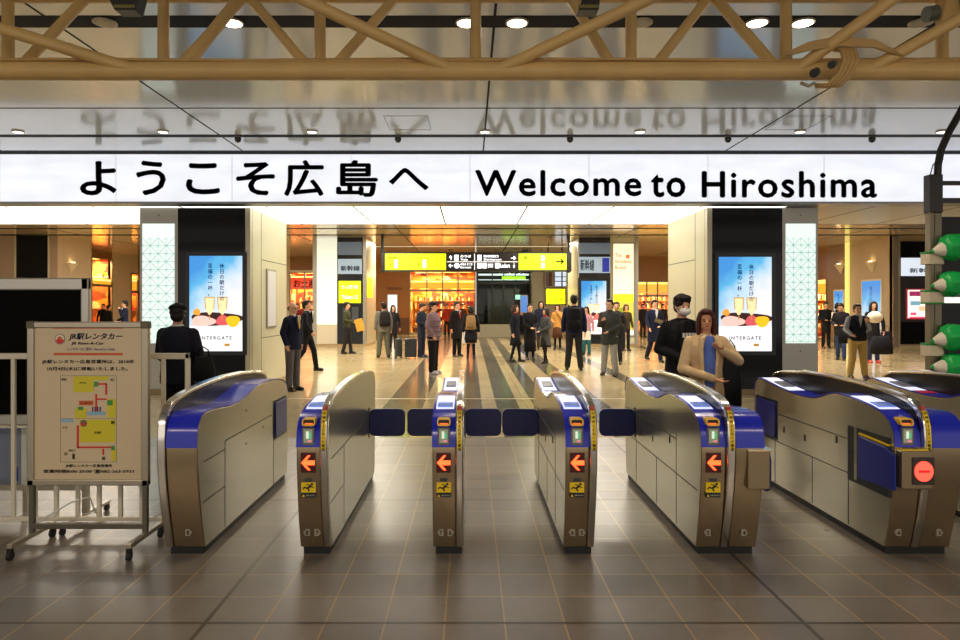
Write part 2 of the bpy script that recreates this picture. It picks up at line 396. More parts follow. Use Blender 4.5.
def display(x0, x1, z0, z1, y, label, deep=.03, small=False, bez=.07, rz=0, name='advertising_display'):
    t = thing(name, label, 'screen', ((x0+x1)/2, y, z0), rz)
    w = x1-x0; h = z1-z0; a = -w/2
    P = lambda u, v: (a+u*w, v*h)
    if bez:
        bz = MB()
        bz.box(a-bez,a,-deep,0,-bez,h+bez).box(-a,-a+bez,-deep,0,-bez,h+bez).box(a,-a,-deep,0,h,h+bez).box(a,-a,-deep,0,-bez,0)
        bz.build('bezel', mat('bezel_black', (16,17,20), .3), t)
    T0 = t; t = MB().box(a,-a,-deep+.01,0,0,h).build('screen', MC.get('ad') or MC.setdefault('ad', ad_mat(1)), t)
    y0 = -deep+.01; L_ = .0
    def blob(u, v, ru, rv, m, nm, k=.001, seed=0):
        pr = []
        rr = random.Random(seed)
        for i in range(22):
            q = 2*PI*i/22; s = 1+.1*math.sin(3*q+seed)
            pr.append(P(u+ru*s*math.cos(q), v+rv*s*math.sin(q)))
        MB().prismy(pr, y0-k, y0).build(nm, m, t)
    lower = MB(); lower.prismy([P(0,0),P(1,0),P(1,.26),P(0,.26)], y0-.003, y0).build('caption_panel', emis('ad_white', (250,250,252), .72), t)
    blob(.5,.34,.49,.07, emis('ad_dark', (60,30,28), .5), 'picture', .001, 1)
    blob(.26,.315,.23,.055, emis('ad_skin', (246,196,186), .72), 'picture', .002, 2)
    blob(.63,.32,.13,.055, emis('ad_red', (222,90,96), .65), 'picture', .0022, 3)
    blob(.14,.41,.07,.035, emis('ad_orange', (245,160,60), .72), 'picture', .0025, 4)
    for u in (.38,.62):
        g = MB(); g.prismy([P(u-.09,.565),P(u+.09,.565),P(u+.08,.44),P(u+.02,.385),P(u-.02,.385),P(u-.07,.44)], y0-.003, y0); g.build('glass_picture', emis('ad_glass', (252,226,170), .72), t)
        g = MB(); bar(g,*P(u-.09,.565),*P(u+.09,.565),h*.01,y0-.004,y0-.003); bar(g,*P(u-.09,.565),*P(u-.07,.44),h*.008,y0-.004,y0-.003); bar(g,*P(u+.09,.565),*P(u+.08,.44),h*.008,y0-.004,y0-.003); bar(g,*P(u,.385),*P(u,.33),h*.01,y0-.004,y0-.003)
        g.build('glass_outline', emis('ad_gold', (206,150,70), .5), t)
    blob(.82,.315,.13,.06, emis('ad_yellow', (250,190,30), .72), 'badge', .0045, 0)
    ink = emis('ad_ink', (20,36,110), .3)
    text('休日の朝だけの、', ink, t, fit=(*[P(.57,0)[0],P(.66,0)[0]],P(0,.47)[1],P(0,.92)[1]), loc=(0,y0-.005,0), vert=True, bold=.015, depth=.003)
    text('至福の一杯。', ink, t, fit=(*[P(.35,0)[0],P(.44,0)[0]],P(0,.58)[1],P(0,.92)[1]), loc=(0,y0-.005,0), vert=True, bold=.015, depth=.003)
    text('INTERGATE', emis('ad_grey', (50,52,80), .4), t, fit=(P(.2,0)[0],P(.8,0)[0],P(0,.12)[1],P(0,.158)[1]), loc=(0,y0-.005,0), depth=.002, bold=.02, sp=1.3)
    g = MB(); g.prismy([P(.66,.05),P(.76,.05),P(.76,.08),P(.66,.08)], y0-.004, y0-.003); g.build('seal', emis('ad_gold', (206,150,70), .5), t)
    return T0
display(wx(190,13.2),wx(243,13.2),wz(351,13.2),wz(256,13.2),CF-.006,'tall lit advertising screen with two glasses, behind the person in black cap')
display(wx(718,13.2),wx(771,13.2),wz(351,13.2),wz(257,13.2),CF-.006,'tall lit advertising screen with two glasses, beside the person in beige coat')
# framed notice on the side of the left column
t = thing('framed_notice', 'pale framed notice on column side behind the balding person', 'notice', (-3.915, CF+1.35*K, 1.15), 0)
MB().box(-.0,.02,-.3,.3,0,1.15).build('frame', M_steel, t); MB().box(.02,.024,-.26,.26,.04,1.11).build('paper', mat('notice_paper', (225,225,232), .5), t)
# ------------------------------------------------------------ outer shell
M_wall = mat('beige_wall', (196,176,146), .45, noise=.03, nscale=1); M_pink = mat('pinkish_wall', (206,180,160), .5); M_brown = mat('tan_wall', (150,108,62), .45)
M_cream2 = mat('cream_wall', (222,206,176), .45)
Y28 = D(28); W = YE+6
struct('wall_left', MB().box(-26,-25.8,-7,W,0,CZ), M_wall); struct('wall_right', MB().box(25.8,26,-7,W,0,CZ), M_wall)
struct('wall_left', MB().box(-25.8,-17.2,Y28,Y28+.2,0,CZ), M_pink)
struct('wall_left', MB().box(-17.2,-15.95,Y28+.05,Y28+.25,0,CZ), mat('black_wall', (14,14,16), .25))
struct('wall_left', MB().box(-15.8,-15.6,Y28+.25,D(30.5),0,CZ), M_wall)
struct('wall_left', MB().box(-15.95,-15.6,Y28,Y28+.25,0,CZ), M_pink)
struct('wall_left', MB().box(-18.1,-15.8,D(30.5)-.2,D(30.5),0,CZ), M_wall)
trim(MB().box(-15.97,-15.91,Y28-.02,Y28+.0,0,CZ), mat('bright_edge', (235,228,205), .3))
trim(MB().box(-17.24,-17.18,Y28-.02,Y28,0,CZ), mat('bright_edge', (235,228,205), .3))
# ============================================================ FAR HALL
YW = D(40)
def bw(px0, px1, py0, py1, Y=40): return wx(px0,Y), wx(px1,Y), wz(py1,Y), wz(py0,Y)
M_gold = emis('shop_glow', (255,176,50), .75); M_goldl = emis('shop_bright', (255,214,120), 1.6); M_mull = mat('shop_mullion', (150,140,115), .35, metal=.5)
def goods_mat():
    m = bpy.data.materials.new('lit_goods_wall'); m.use_nodes = True; nt = m.node_tree; b = nt.nodes['Principled BSDF']; N = nt.nodes.new; L = nt.links.new
    g = N('ShaderNodeNewGeometry'); mp = N('ShaderNodeMapping'); mp.inputs['Scale'].default_value = (2.2,2.2,3.2); L(g.outputs['Position'], mp.inputs[0])
    v = N('ShaderNodeTexVoronoi'); v.distance = 'CHEBYCHEV'; v.inputs['Scale'].default_value = 1; L(mp.outputs[0], v.inputs['Vector'])
    s = N('ShaderNodeSeparateColor'); L(v.outputs['Color'], s.inputs[0])
    r = N('ShaderNodeValToRGB'); r.color_ramp.interpolation = 'CONSTANT'; e = r.color_ramp.elements
    e[0].position = 0; e[0].color = srgb(130,66,22); e[1].position = .25; e[1].color = srgb(240,150,40)
    for p, c in ((.45,(252,176,60)),(.62,(200,104,34)),(.75,(255,226,150)),(.88,(206,70,34))):
        x = e.new(p); x.color = srgb(*c)
    L(s.outputs[0], r.inputs[0]); L(r.outputs[0], b.inputs['Base Color']); b.inputs['Roughness'].default_value = .6
    return m
M_goods = goods_mat()
def shoplight(x, y, z, e, sx=2, sy=1, col=(1,.76,.42), rot=(0,0,0)):
    l = bpy.data.lights.new('shop_lamp', 'AREA'); l.shape = 'RECTANGLE'; l.size = sx; l.size_y = sy; l.energy = e; l.color = col
    o = bpy.data.objects.new('shop_lamp', l); C.objects.link(o); o.location = (x,y,z); o.rotation_euler = rot; return o
def shop(x0, x1, z1, label, mull, transom=None, band=None, letters=None, depth=2.0, axis='y', pos=None, e=90, bandc=None, words=None, wordc=None, shelves=True):
    """Shopfront in a local frame: x along the front, y into the shop."""
    w = x1-x0
    if axis == 'y': t = thing('shopfront', label, 'shop', ((x0+x1)/2, pos if pos is not None else YW, 0))
    elif axis == 'left': t = thing('shopfront', label, 'shop', (pos, (x0+x1)/2, 0), PI/2)     # into -x
    else: t = thing('shopfront', label, 'shop', (pos, (x0+x1)/2, 0), -PI/2)
    a, b = -w/2, w/2
    MB().box(a,b,depth,depth+.05,0,z1).box(a-.03,a,.08,depth,0,z1).box(b,b+.03,.08,depth,0,z1).box(a,b,.08,depth,z1,z1+.04).build('interior_wall', M_goods, t)
    if shelves:
        s = MB(); rr = random.Random(int(abs(x0*10)))
        for z in (.5,.95,1.4,1.85): s.box(a+.1,b-.1,depth-.45,depth-.02,z-.02,z)
        so = s.build('shelf', mat('shop_shelf', (190,130,70), .5), t)
        cols = [mat('goods_%d' % i, c, .5) for i, c in enumerate(((235,200,120),(200,50,30),(250,240,210),(220,130,40),(120,60,30)))]
        for ci, m in enumerate(cols):
            g = MB()
            for z in (.5,.95,1.4,1.85):
                x = a+.15+ci*.12
                while x < b-.25:
                    hh = rr.uniform(.1,.32); g.box(x,x+rr.uniform(.07,.1),depth-.42,depth-.2,z,z+hh); x += .6
            tag(g.build('goods', m, so), kind='stuff')
    g = MB()
    for u in mull: g.box(a+u*w-.035,a+u*w+.035,-.03,.06,0,z1)
    g.box(a,b,-.02,.06,z1-.06,z1).box(a,b,-.02,.06,0,.12)
    if transom: g.box(a,b,-.03,.06,transom-.06,transom+.06)
    g.build('frame', M_mull, t)
    MB().box(a+.02,b-.02,.012,.02,.12,z1-.06).build('glass', glassmat(), t)
    if band:
        bo = MB().box(a+.04,b-.04,.04,.075,band[0],band[1]).build('sign_band', bandc or M_gold, t)
        MB().box(a+.04,b-.04,.03,.04,band[1]-.12,band[1]-.04).build('bright_strip', M_goldl, t)
        if words: text(words, wordc or M_ink, bo, fit=(a+.12*w,b-.12*w,band[0]+.08,band[0]+(band[1]-band[0])*.7), loc=(0,.01,0), bold=.02, depth=.002)
    MB().box(a+.2,b-.2,.5,1.3,z1-.03,z1-.01).build('ceiling_lamp', M_goldl, t)
    cx, cy = t.location.x, t.location.y
    dx, dy = {'y': (0,.9), 'left': (-.9,0), 'right': (.9,0)}[axis]
    shoplight(cx+dx, cy+dy, z1-.1, e, w*.8 if axis == 'y' else 1.2, 1.2 if axis == 'y' else w*.8)
    return t
# back wall at Y=40 (structure pieces around the shops)
x0, x1, z0, z1 = bw(410,475,271,340)
shop(x0,x1,z1,'wide glazed shop entrance glowing orange behind the man in puffy jacket',(0,.26,.5,.74,1),transom=2.38,band=(2.5,2.95),e=260,words=None)
a0, a1, _, zz = bw(290,312,272,340)
shop(a0,a1+.4,zz,'orange lit shop with red sign, behind the person striding in black suit',(0,.5,1),transom=None,band=(2.45,3.2),e=150,bandc=emis('shop_red', (214,60,30), .9),words='お土産')
b0, b1, _, zb = bw(636,690,281,340)
shop(b0,b1,zb,'broad orange shop glowing behind the walking man in navy coat',(0,.2,.4,.6,.8,1),transom=2.1,band=(2.3,2.85),e=220)
struct('wall_back', MB().box(wx(250,40),a0,YW,YW+.2,0,CZ), M_cream2)
struct('wall_back', MB().box(a0,a1+.4,YW,YW+.2,zz,CZ), M_brown)
struct('wall_back', MB().box(a1+.4,wx(410,40),YW,YW+.2,0,CZ), mat('amber_wall', (176,112,40), .4))
struct('wall_back', MB().box(x0,x1,YW,YW+.2,z1,CZ), M_brown)
struct('wall_back', MB().box(wx(530,40),b0,YW,YW+.2,0,CZ), M_wall)
struct('wall_back', MB().box(b0,b1,YW,YW+.2,zb,CZ), M_brown)
struct('wall_back', MB().box(b1,16.2,YW,YW+.2,0,CZ), M_brown)
struct('wall_back', MB().box(-18.2,wx(250,40),YW,YW+.2,0,CZ), M_brown)
trim(MB().box(wx(385,40),wx(410,40),YW-.02,YW,0,wz(318,40)), mat('dark_wainscot', (110,66,26), .4))
trim(MB().box(a0,a1+.4,YW-.03,YW,zz-.02,zz+.1), mat('bright_edge', (235,228,205), .3))
# white cross beam before the far ceiling, emission added to lighten it
trim(MB().box(-5.5,5.9,D(33),D(33)+.3,wz(246,33),CZ), emis('beam_added_glow', (226,226,196), .5))
for k, px in enumerate((452,522)):
    t = thing('ceiling_vent', 'narrow dark slotted ceiling vent behind the hanging sign, %s one' % ('left','right')[k], 'vent', (wx(px,37),D(36.5),CZ))
    MB().box(-.12,.12,-1.4,1.4,-.02,0).build('frame', M_dark, t)
    s = MB()
    for i in range(9): s.box(-.1,.1,-1.3+i*.32,-1.2+i*.32,-.03,-.02)
    s.build('slat', mat('vent_slat', (60,56,50), .4), t)
# hotel wall lettering and poster
t = thing('wall_lettering', 'small dark letters on the amber wall left of the shop entrance', 'sign', (0,YW-.01,0))
text('GRANVIA', mat('brown_ink', (60,34,14), .5), t, fit=(wx(387,40),wx(402,40),wz(290,40),wz(287,40)), loc=(0,-.01,0), depth=.01)
def poster(px0,px1,py0,py1,Y,m,label,yy=None,fr=M_steel,words=None,wc=None,name='poster',cat='poster',bands=()):
    x0,x1,z0,z1 = bw(px0,px1,py0,py1,Y); w = x1-x0; h = z1-z0
    t = thing(name, label, cat, ((x0+x1)/2, (D(Y) if yy is None else yy)-.002, z0))
    MB().box(-w/2-.05,w/2+.05,-.04,0,-.05,h+.05).build('frame', fr, t); MB().box(-w/2,w/2,-.05,-.04,0,h).build('print', m, t)
    for (u0,u1,v0,v1,c,e) in bands: MB().box(-w/2+u0*w,-w/2+u1*w,-.053,-.05,v0*h,v1*h).build('printed_block', emis('pb_%d_%d_%d' % c, c, e) if e else mat('pb_%d_%d_%d_' % c, c, .5), t)
    if words:
        n = len(words)
        for i, s in enumerate(words):
            text(s, wc or M_ink, t, fit=(-w*.42,w*.42,h*(1-(i+.85)/n),h*(1-(i+.3)/n)), loc=(0,-.053,0), bold=.01, depth=.003)
    return t
poster(388,397,295,322,40,emis('poster_white',(235,240,240),.9),'bright white lit poster on the amber wall behind the man with grey backpack')
# elevator hall : dark glazed
ex0, ex1 = wx(477.5,40), wx(530,40); ez = wz(268,40)
t = thing('elevator_hall', 'dark glazed lift enclosure with green lit line, behind the low grey wall', 'glass enclosure', ((ex0+ex1)/2, YW, 0))
w = ex1-ex0
MB().box(-w/2,w/2,2.2,2.3,0,CZ).box(-w/2-.05,-w/2,.06,2.2,0,CZ).box(w/2,w/2+.05,.06,2.2,0,CZ).build('inner_wall', mat('dark_teal_wall', (32,38,36), .35), t)
fr = MB()
for u in (0,.28,.5,.72,1): fr.box(-w/2+u*w-.03,-w/2+u*w+.03,-.04,.05,0,CZ)
fr.box(-w/2,w/2,-.04,.05,3.5,3.6).box(-w/2,w/2,-.04,.05,2.75,2.85); fr.build('frame', mat('dark_frame', (58,62,58), .3, metal=.6), t)
MB().box(-w/2,w/2,0,.01,0,CZ).build('glass', glassmat(), t)
MB().box(-w/2+.05,w/2-.05,.2,.25,3.2,3.3).box(-w/2+.05,w/2-.05,.2,.25,2.95,2.99).build('bright_strip', emis('reflection_stripe', (205,225,225), 1.0), t)  # white reflections in the glazing, drawn as glowing strips
MB().box(-.1,w/2-.25,-.06,-.045,2.98,3.14).build('green_sign', emis('green_text', (150,230,30), 1.0), t)
MB().box(w*.22,w*.32,-.06,-.045,1.9,2.15).build('exit_sign', emis('exit_green', (150,220,190), .9), t)
# lift door panels
MB().box(-w*.3,-.02,.3,.34,.05,2.5).box(.02,w*.3,.3,.34,.05,2.5).build('door', mat('lift_door', (70,74,70), .3, metal=.8), t)
t = tag(MB().box(wx(477,36.5),wx(514,36.5),D(36.3),D(36.9),0,wz(324.5,36.3)).build('low_wall', mat('concrete_grey', (164,158,138), .5, noise=.05), None, bevel=.02), 'low plain grey barrier wall in front of the dark lift enclosure', 'barrier')
poster(521,527,296,312,38,emis('poster_blue',(70,120,200),.7),'small blue lit poster beside the dark lift enclosure',name='poster')
tag(MB().box(wx(532,38),wx(543,38),D(38),D(38)+.7,0,CZ).build('pillar', mat('grey_pillar', (158,152,128), .4), None, bevel=.01), 'plain grey rectangular pillar right of the dark lift enclosure', 'pillar')
poster(546,565,289,304,33.5,emis('sign_yellow',(226,240,10),.65),'small yellow guide board hanging behind the group of women',fr=M_dark,name='guide_board',cat='sign',words=['きっぷ ⇧','TICKETS'],wc=mat('pale_olive', (170,170,40), .5))
tag(MB().box(wx(548,33.5)-.03,wx(548,33.5)+.03,D(33.5)-.02,D(33.5)+.02,wz(288,33.5),CZ).box(wx(562,33.5)-.03,wx(562,33.5)+.03,D(33.5)-.02,D(33.5)+.02,wz(288,33.5),CZ).build('hanging_rod', M_dark, None), 'pair of dark rods holding the small yellow guide board', 'rod')
poster(546,552,272,286,39.8,mat('brown_print',(120,64,24),.5),'small brown picture high on the wall left of the right-hand pillar')
poster(555,566,272,286,39.8,emis('louvre_white',(190,205,225),.8),'pale striped louvre light high on the wall beside the brown picture',bands=((0,1,.3,.36,(70,80,95),0),(0,1,.62,.68,(70,80,95),0)))
# side wing walls : left wing shops on x=-17.9, right wing on x=16
XL = -17.95
struct('wall_left', MB().box(XL-.2,XL,D(30.5),D(35.1),0,CZ), M_wall)
struct('wall_left', MB().box(XL-.2,XL,D(37.1),D(39.2),0,CZ), M_cream2)
struct('wall_left', MB().box(XL-.2,XL,D(35.1),D(37.1),3.9,CZ), M_brown)
shop(D(35.1),D(37.1),3.9,'narrow orange lit shop bay left of the cream wall, behind the black board',(0,1),transom=2.55,band=(2.6,2.9),axis='left',pos=XL,e=150)
struct('wall_left', MB().box(XL-.2,XL,D(39.2),YW,3.3,CZ), M_cream2)
shop(D(39.2),YW-.02,3.3,'slim orange lit shop bay right of the cream wall, beside the lattice panel',(0,1),transom=2.3,band=(2.4,3.0),axis='left',pos=XL,e=80,depth=1.6,shelves=False)
XR = 16.0
struct('wall_right', MB().box(XR,XR+.2,Y28,D(31.2),0,CZ), M_wall)
struct('wall_right', MB().box(XR,XR+.2,D(31.35),D(33.2),0,CZ), mat('tan_wall2', (150,124,92), .45))
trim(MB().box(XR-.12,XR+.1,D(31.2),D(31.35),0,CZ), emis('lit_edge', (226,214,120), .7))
shop(D(33.2),D(39.8),2.8,'long orange shop front along the far right wing wall',(0,.2,.4,.6,.8,1),transom=None,band=(2.15,2.7),axis='right',pos=XR,e=260)
struct('wall_right', MB().box(XR,XR+.2,D(33.2),YW,2.8,CZ), M_brown)
struct('wall_right', MB().box(XR,25.8,Y28,Y28+.2,0,CZ), M_wall)
trim(MB().box(XR-.02,XR+.16,Y28-.06,Y28,0,CZ), mat('steel_trim', (180,176,166), .25, metal=.8))
# right facing panel: dark recess with light band and pink poster
xa, xb, za, zb = bw(900,960,240,345,28)
t = thing('timetable_panel', 'dark wall panel with backlit white band, right of the framed poster', 'display panel', (xa, Y28-.01, 0))
MB().box(0,5,-.04,0,.12,4.0).build('board', mat('panel_grey', (52,54,60), .3), t)
MB().box(0,5,-.07,-.04,wz(276,28),wz(258,28)).build('light_band', emis('band_white', (200,212,226), .75), t)
text('新幹線のりば', mat('band_ink', (40,44,60), .5), t, fit=(.3,2.4,wz(273,28),wz(268,28)), loc=(0,-.075,0), bold=.02)
MB().box(0,5,-.06,-.04,wz(257,28),4.0).build('upper_glass', M_black, t)
MB().box(0,5,-.055,-.04,.12,wz(322,28)).build('lower_panel', M_black, t)
poster(906,930,290,318,28,emis('poster_map',(236,230,222),.85),'white route poster with pink border beside the green padded caps',yy=Y28-.06,fr=mat('pink_frame',(226,70,110),.4),bands=((.06,.94,.78,.95,(180,60,110),.6),(.1,.5,.45,.6,(120,170,190),.6),(.45,.9,.25,.42,(220,190,150),.7),(.1,.35,.1,.2,(230,90,130),.7),(.05,.95,.0,.05,(236,80,110),.8)),words=['ひろしま','','',''],wc=mat('navy_print',(50,50,130),.5))
# sconces
def sconce(x, y, z, label, nx):
    t = thing('wall_sconce', label, 'wall lamp', (x, y, z))
    s = MB(); n = 12; vs = [(0,0,-.42)]
    for k in range(n+1):
        a = -PI/2+PI*k/n; vs.append((nx*.26*math.cos(a), .32*math.sin(a), 0))
    vs.append((0,0,0)); fs = [(0,k+1,k+2) for k in range(n)]+[(n+2,k+2,k+1) for k in range(n)]+[(0,n+2,1),(0,n+1,n+2)]
    s.add(vs, fs).build('shade', mat('sconce_shade', (228,208,170), .4), t)
    MB().rings([(nx*.1,0,.0,.05,.1),(nx*.1,0,.03,.05,.1)]).build('bulb', emis('sconce_bulb', (255,220,160), 8), t)
sconce(-15.59, D(28.9), wz(263,28.9), 'cone shaped wall lamp on the beige wall above the black board', 1)
sconce(15.99, D(29.4), wz(262,29.4), 'cone shaped wall lamp above the tall framed poster on the right wing wall', -1)
sconce(15.99, D(31.9), wz(262,31.9)-.1, 'cone shaped wall lamp deeper in the right wing, above the narrow blue poster', -1)
def sideposter(y0, y1, z0, z1, label):
    t = thing('framed_poster', label, 'poster', (XR, (y0+y1)/2, z0)); h = (y1-y0)/2
    MB().box(-.05,0,-h-.07,h+.07,-.07,z1-z0+.07).build('frame', mat('cream_frame', (232,220,190), .4), t)
    MB().box(-.06,-.05,-h,h,0,z1-z0).build('print', MC['ad'], t)
    text('休日の朝', emis('ad_ink', (20,36,110), .3), t, fit=(-.1,.1,(z1-z0)*.5,(z1-z0)*.9), vert=True, depth=.001, rot=Matrix.Translation((-.062,0,0)) @ Matrix.Rotation(-PI/2,4,'Z'))
sideposter(D(28.75), D(30.1), wz(332,29.4), wz(281,29.4), 'tall blue poster in cream frame on the wall behind the long haired woman')
sideposter(D(31.65), D(32.4), wz(318,32), wz(291,32), 'narrow blue poster deeper on the right wing wall, behind the bowed people')
t = thing('shop_sign', 'white and black box sign with red marks above the far right shop', 'sign', (15.3,D(34.5),2.75))
MB().box(-.9,.2,0,.2,0,1.1).build('sign_box', M_dark, t); MB().box(-.85,.15,-.02,0,.04,.5).build('lower_face', emis('sf', (250,225,220), 1), t); MB().box(-.25,.15,-.02,0,.58,1.05).build('upper_face', emis('sf2', (230,232,250), 1), t)
g = MB()
for i in range(3): g.prismy([(-.68+i*.32+.1*math.cos(k*PI/6), .27+.1*math.sin(k*PI/6)) for k in range(12)], -.03, -.02)
g.build('red_mark', emis('rm', (210,50,50), .8), t)
# ------------------------------------------------------------ hall pillars
def pillar(x0, x1, label):
    t = thing('hall_pillar', label, 'pillar', ((x0+x1)/2, D(28.6), 0)); w = (x1-x0)/2; d = D(31.6)-D(28.6)
    MB().box(-w,w,0,d,0,CZ-.005).build('core', mat('hall_pillar_side', (206,196,160), .3), t, bevel=.01)
    MB().box(-w-.03,w+.03,-.03,d+.03,0,.09).build('plinth', M_base, t)
    each('corner_trim', M_steel, t, [(-w-.01,-w+.14,-.02,.1,.09,CZ-.005),(w-.14,w+.01,-.02,.1,.09,CZ-.005)])
    return t
LP = 28.6
t = pillar(wx(313,LP), wx(366,LP), 'square hall pillar with yellow ticket guide, left of the hanging sign'); cx = t.location.x
F = lambda px: wx(px,LP)-cx
MB().box(F(317),F(337),-.03,-.0,.85,CZ-.01).build('light_panel', emis('pillar_glow', (232,244,238), .38), t)
MB().box(F(317),F(337),-.03,0,.1,.84).build('lower_panel', mat('pale_panel', (214,206,184), .4), t)
MB().box(F(337.5),F(363),-.03,0,.1,CZ-.01).build('black_panel', mat('panel_black', (22,24,30), .2), t)
MB().box(F(338),F(362),-.05,-.03,wz(274,LP),wz(259,LP)).build('light_band', emis('band2', (150,172,192), .4), t)
MB().box(F(338),F(362),-.05,-.03,wz(255,LP),wz(242,LP)).build('upper_band', emis('band3', (92,106,122), .3), t)
text('新幹線', M_ink, t, fit=(F(341),F(360),wz(271,LP),wz(265.5,LP)), loc=(0,-.055,0), bold=.02)
MB().box(F(339),F(361),-.06,-.03,wz(303,LP),wz(281,LP)).build('yellow_board', emis('board_yellow', (214,238,8), .65), t)
for z, s in ((289,'きっぷ売り場'),(299,'Tickets 12')):
    text(s, mat('pale_print', (245,250,200), .5, emit=(245,250,200), strength=.9), t, fit=(F(342),F(358),wz(z,LP),wz(z-4,LP)), loc=(0,-.065,0), bold=.01)
each('ticket_machine', mat('machine_grey', (70,76,84), .3), t, [(F(343),F(350),-.1,-.03,wz(322,LP),wz(307,LP)),(F(352),F(359),-.1,-.03,wz(322,LP),wz(307,LP))], bevel=.02)
MB().box(F(366)+.0,F(366)+.012,.3,1.6,1.9,2.7).build('side_board', emis('board_yellow', (214,238,8), .65), t)
t = pillar(wx(578,LP), wx(638,LP), 'square hall pillar with small advertising screen, right of the hanging sign'); cx = t.location.x
MB().box(F(579),F(610),-.03,0,.1,CZ-.01).build('black_panel', mat('panel_black', (22,24,30), .2), t)
MB().box(F(579),F(610),-.05,-.03,wz(273,LP),wz(257,LP)).build('light_band', emis('band2', (150,172,192), .4), t)
MB().box(F(579),F(610),-.05,-.03,wz(254,LP),wz(243,LP)).build('upper_band', emis('band3', (92,106,122), .3), t)
text('新幹線', M_ink, t, fit=(F(580),F(594),wz(271,LP),wz(259,LP)), loc=(0,-.055,0), bold=.02)
MB().box(F(602),F(609),-.055,-.03,wz(272,LP),wz(258,LP)).build('blue_symbol', emis('sym_blue', (30,40,140), .5), t)
MB().box(F(612),F(635),-.02,0,.1,CZ-.01).build('poster_back', M_clad, t)
display(wx(581,LP),wx(606,LP),wz(334,LP),wz(281,LP),D(28.6)-.03,'small tall advertising screen on the hall pillar behind the tall man with backpack',bez=.12)
hp = poster(613,633,244,335,LP,emis('hb_cream',(250,232,200),.6),'tall cream and green poster on the hall pillar, above the child',yy=D(28.6)-.03,bands=((0,1,.36,.45,(206,206,30),.9),(0,1,.06,.36,(184,176,70),.7),(.1,.6,.12,.3,(140,150,60),.5),(.62,.8,.84,.88,(230,90,40),.8),(0,1,0,.05,(225,225,205),.8)),name='poster')
hx, hz = hp.location.x, hp.location.z
for i, s in enumerate(('The','Hiroshima','Brand')):
    text(s, mat('rust', (150,90,50), .5), hp, fit=(wx(614.5,LP)-hx,wx((621,631,625)[i],LP)-hx,wz(256+6*i+1.5,LP)-hz,wz(256+6*i-2.5,LP)-hz), loc=(0,-.058,0), depth=.004)
# hanging sign
HY = 28.5; X0, X1 = wx(388,HY), wx(564,HY); Z0, Z1 = wz(271.5,HY), wz(256,HY)
t = thing('hanging_sign', 'long black and yellow direction sign hung from the ceiling across the passage', 'sign', ((X0+X1)/2, D(27.2), 0)); cx = t.location.x
F = lambda px: wx(px,HY)-cx
MB().box(F(385),F(567),0,.25,Z0-.06,Z1+.06).build('box', mat('sign_black', (22,22,24), .3), t, bevel=.01)
Ym = emis('sign_lime', (222,246,4), .72)
ypl, ypr = each('yellow_panel', Ym, t, [(F(389),F(447),-.01,0,Z0,Z1),(F(516.5),F(562),-.01,0,Z0,Z1)]); bpn = MB().box(F(447.5),F(516),-.004,0,Z0,Z1).build('black_panel', mat('sign_black', (22,22,24), .3), t)
each('hanging_post', M_dark, t, [(F(px)-.05,F(px)+.05,.08,.18,Z0-.1,CZ-.005) for px in (386,564.5)])
W_ = emis('sign_white', (240,240,240), .65)
MB().box(F(448),F(515.5),-.008,0,(Z0+Z1)/2-.012,(Z0+Z1)/2+.012).box(F(474),F(474.7),-.008,0,Z0,Z1).build('divider', W_, t)
zm = lambda v: Z0+(Z1-Z0)*v
def s_t(s, a, b, v0, v1, m, bold=.01): text(s, m, ypl if a < 447 else bpn if a < 516 else ypr, fit=(F(a),F(b),zm(v0),zm(v1)), loc=(0,-.012,0), bold=bold, depth=.003)
s_t('↑',450,453,.58,.9,W_,.03); s_t('←',449.5,454,.14,.38,W_,.03); s_t('■',455,459,.58,.92,W_); s_t('●',455,460,.1,.42,W_)
s_t('のりば',461,471,.76,.92,W_); s_t('Tracks',461,468,.58,.7,W_); s_t('出口',461,472,.28,.42,W_); s_t('Exit south',461,471,.1,.22,W_)
s_t('■',477,481,.58,.92,W_); s_t('新幹線口',483,497,.76,.92,W_); s_t('Shinkansen',483,500,.58,.7,W_); s_t('→',509,514,.6,.85,W_,.03)
s_t('■',477,481,.1,.42,W_); s_t('■',482,486,.1,.42,W_); s_t('在来線',487,492,.14,.4,W_); s_t('■',494,498,.1,.42,W_); s_t('Lockers',499,508,.14,.4,W_); s_t('↓',511,513,.1,.44,W_,.03)
Gm = mat('sign_olive', (120,130,20), .5)
s_t('新幹線のりば',392,408,.66,.84,Gm); s_t('Shinkansen',412,432,.7,.82,Gm); s_t('←',393,397,.22,.4,Gm); s_t('南口',420,424,.2,.44,Gm)
s_t('■',398,401,.12,.62,W_); s_t('■',425,428,.12,.62,W_); s_t('■',538,541,.12,.42,W_); s_t('■',538,541,.55,.88,W_)
s_t('南口',521,529,.62,.86,Gm); s_t('South Exit',521,535,.3,.4,Gm); s_t('→',552,560,.3,.72,mat('arrow_dark', (40,50,10), .5),.03)
# ============================================================ TICKET GATES
def pr(lst): return [((y-4.74)*K, z) for y, z in lst]
PR_READ = pr([(4.74,.05),(4.68,.25),(4.645,.45),(4.63,.6),(4.63,.71),(4.645,.80),(4.68,.855),(4.73,.885),(4.80,.91),(4.92,.932),(5.1,.95),(5.3,.96),(5.42,.955),(5.52,.935),(5.62,.905),(5.72,.884),(5.85,.874),(6.0,.873),(6.2,.88),(6.4,.893),(6.6,.915),(6.75,.93),(6.84,.925),(6.9,.885),(6.92,.80),(6.93,.5),(6.87,.05)])
PR_BLUE = pr([(4.74,.05),(4.68,.25),(4.635,.45),(4.61,.6),(4.605,.71),(4.615,.80),(4.64,.86),(4.68,.893),(4.74,.91),(4.9,.912),(5.1,.898),(5.3,.885),(5.45,.89),(5.6,.907),(5.75,.933),(5.88,.952),(6.05,.962),(6.3,.96),(6.55,.945),(6.75,.915),(6.86,.87),(6.92,.78),(6.93,.5),(6.87,.05)])
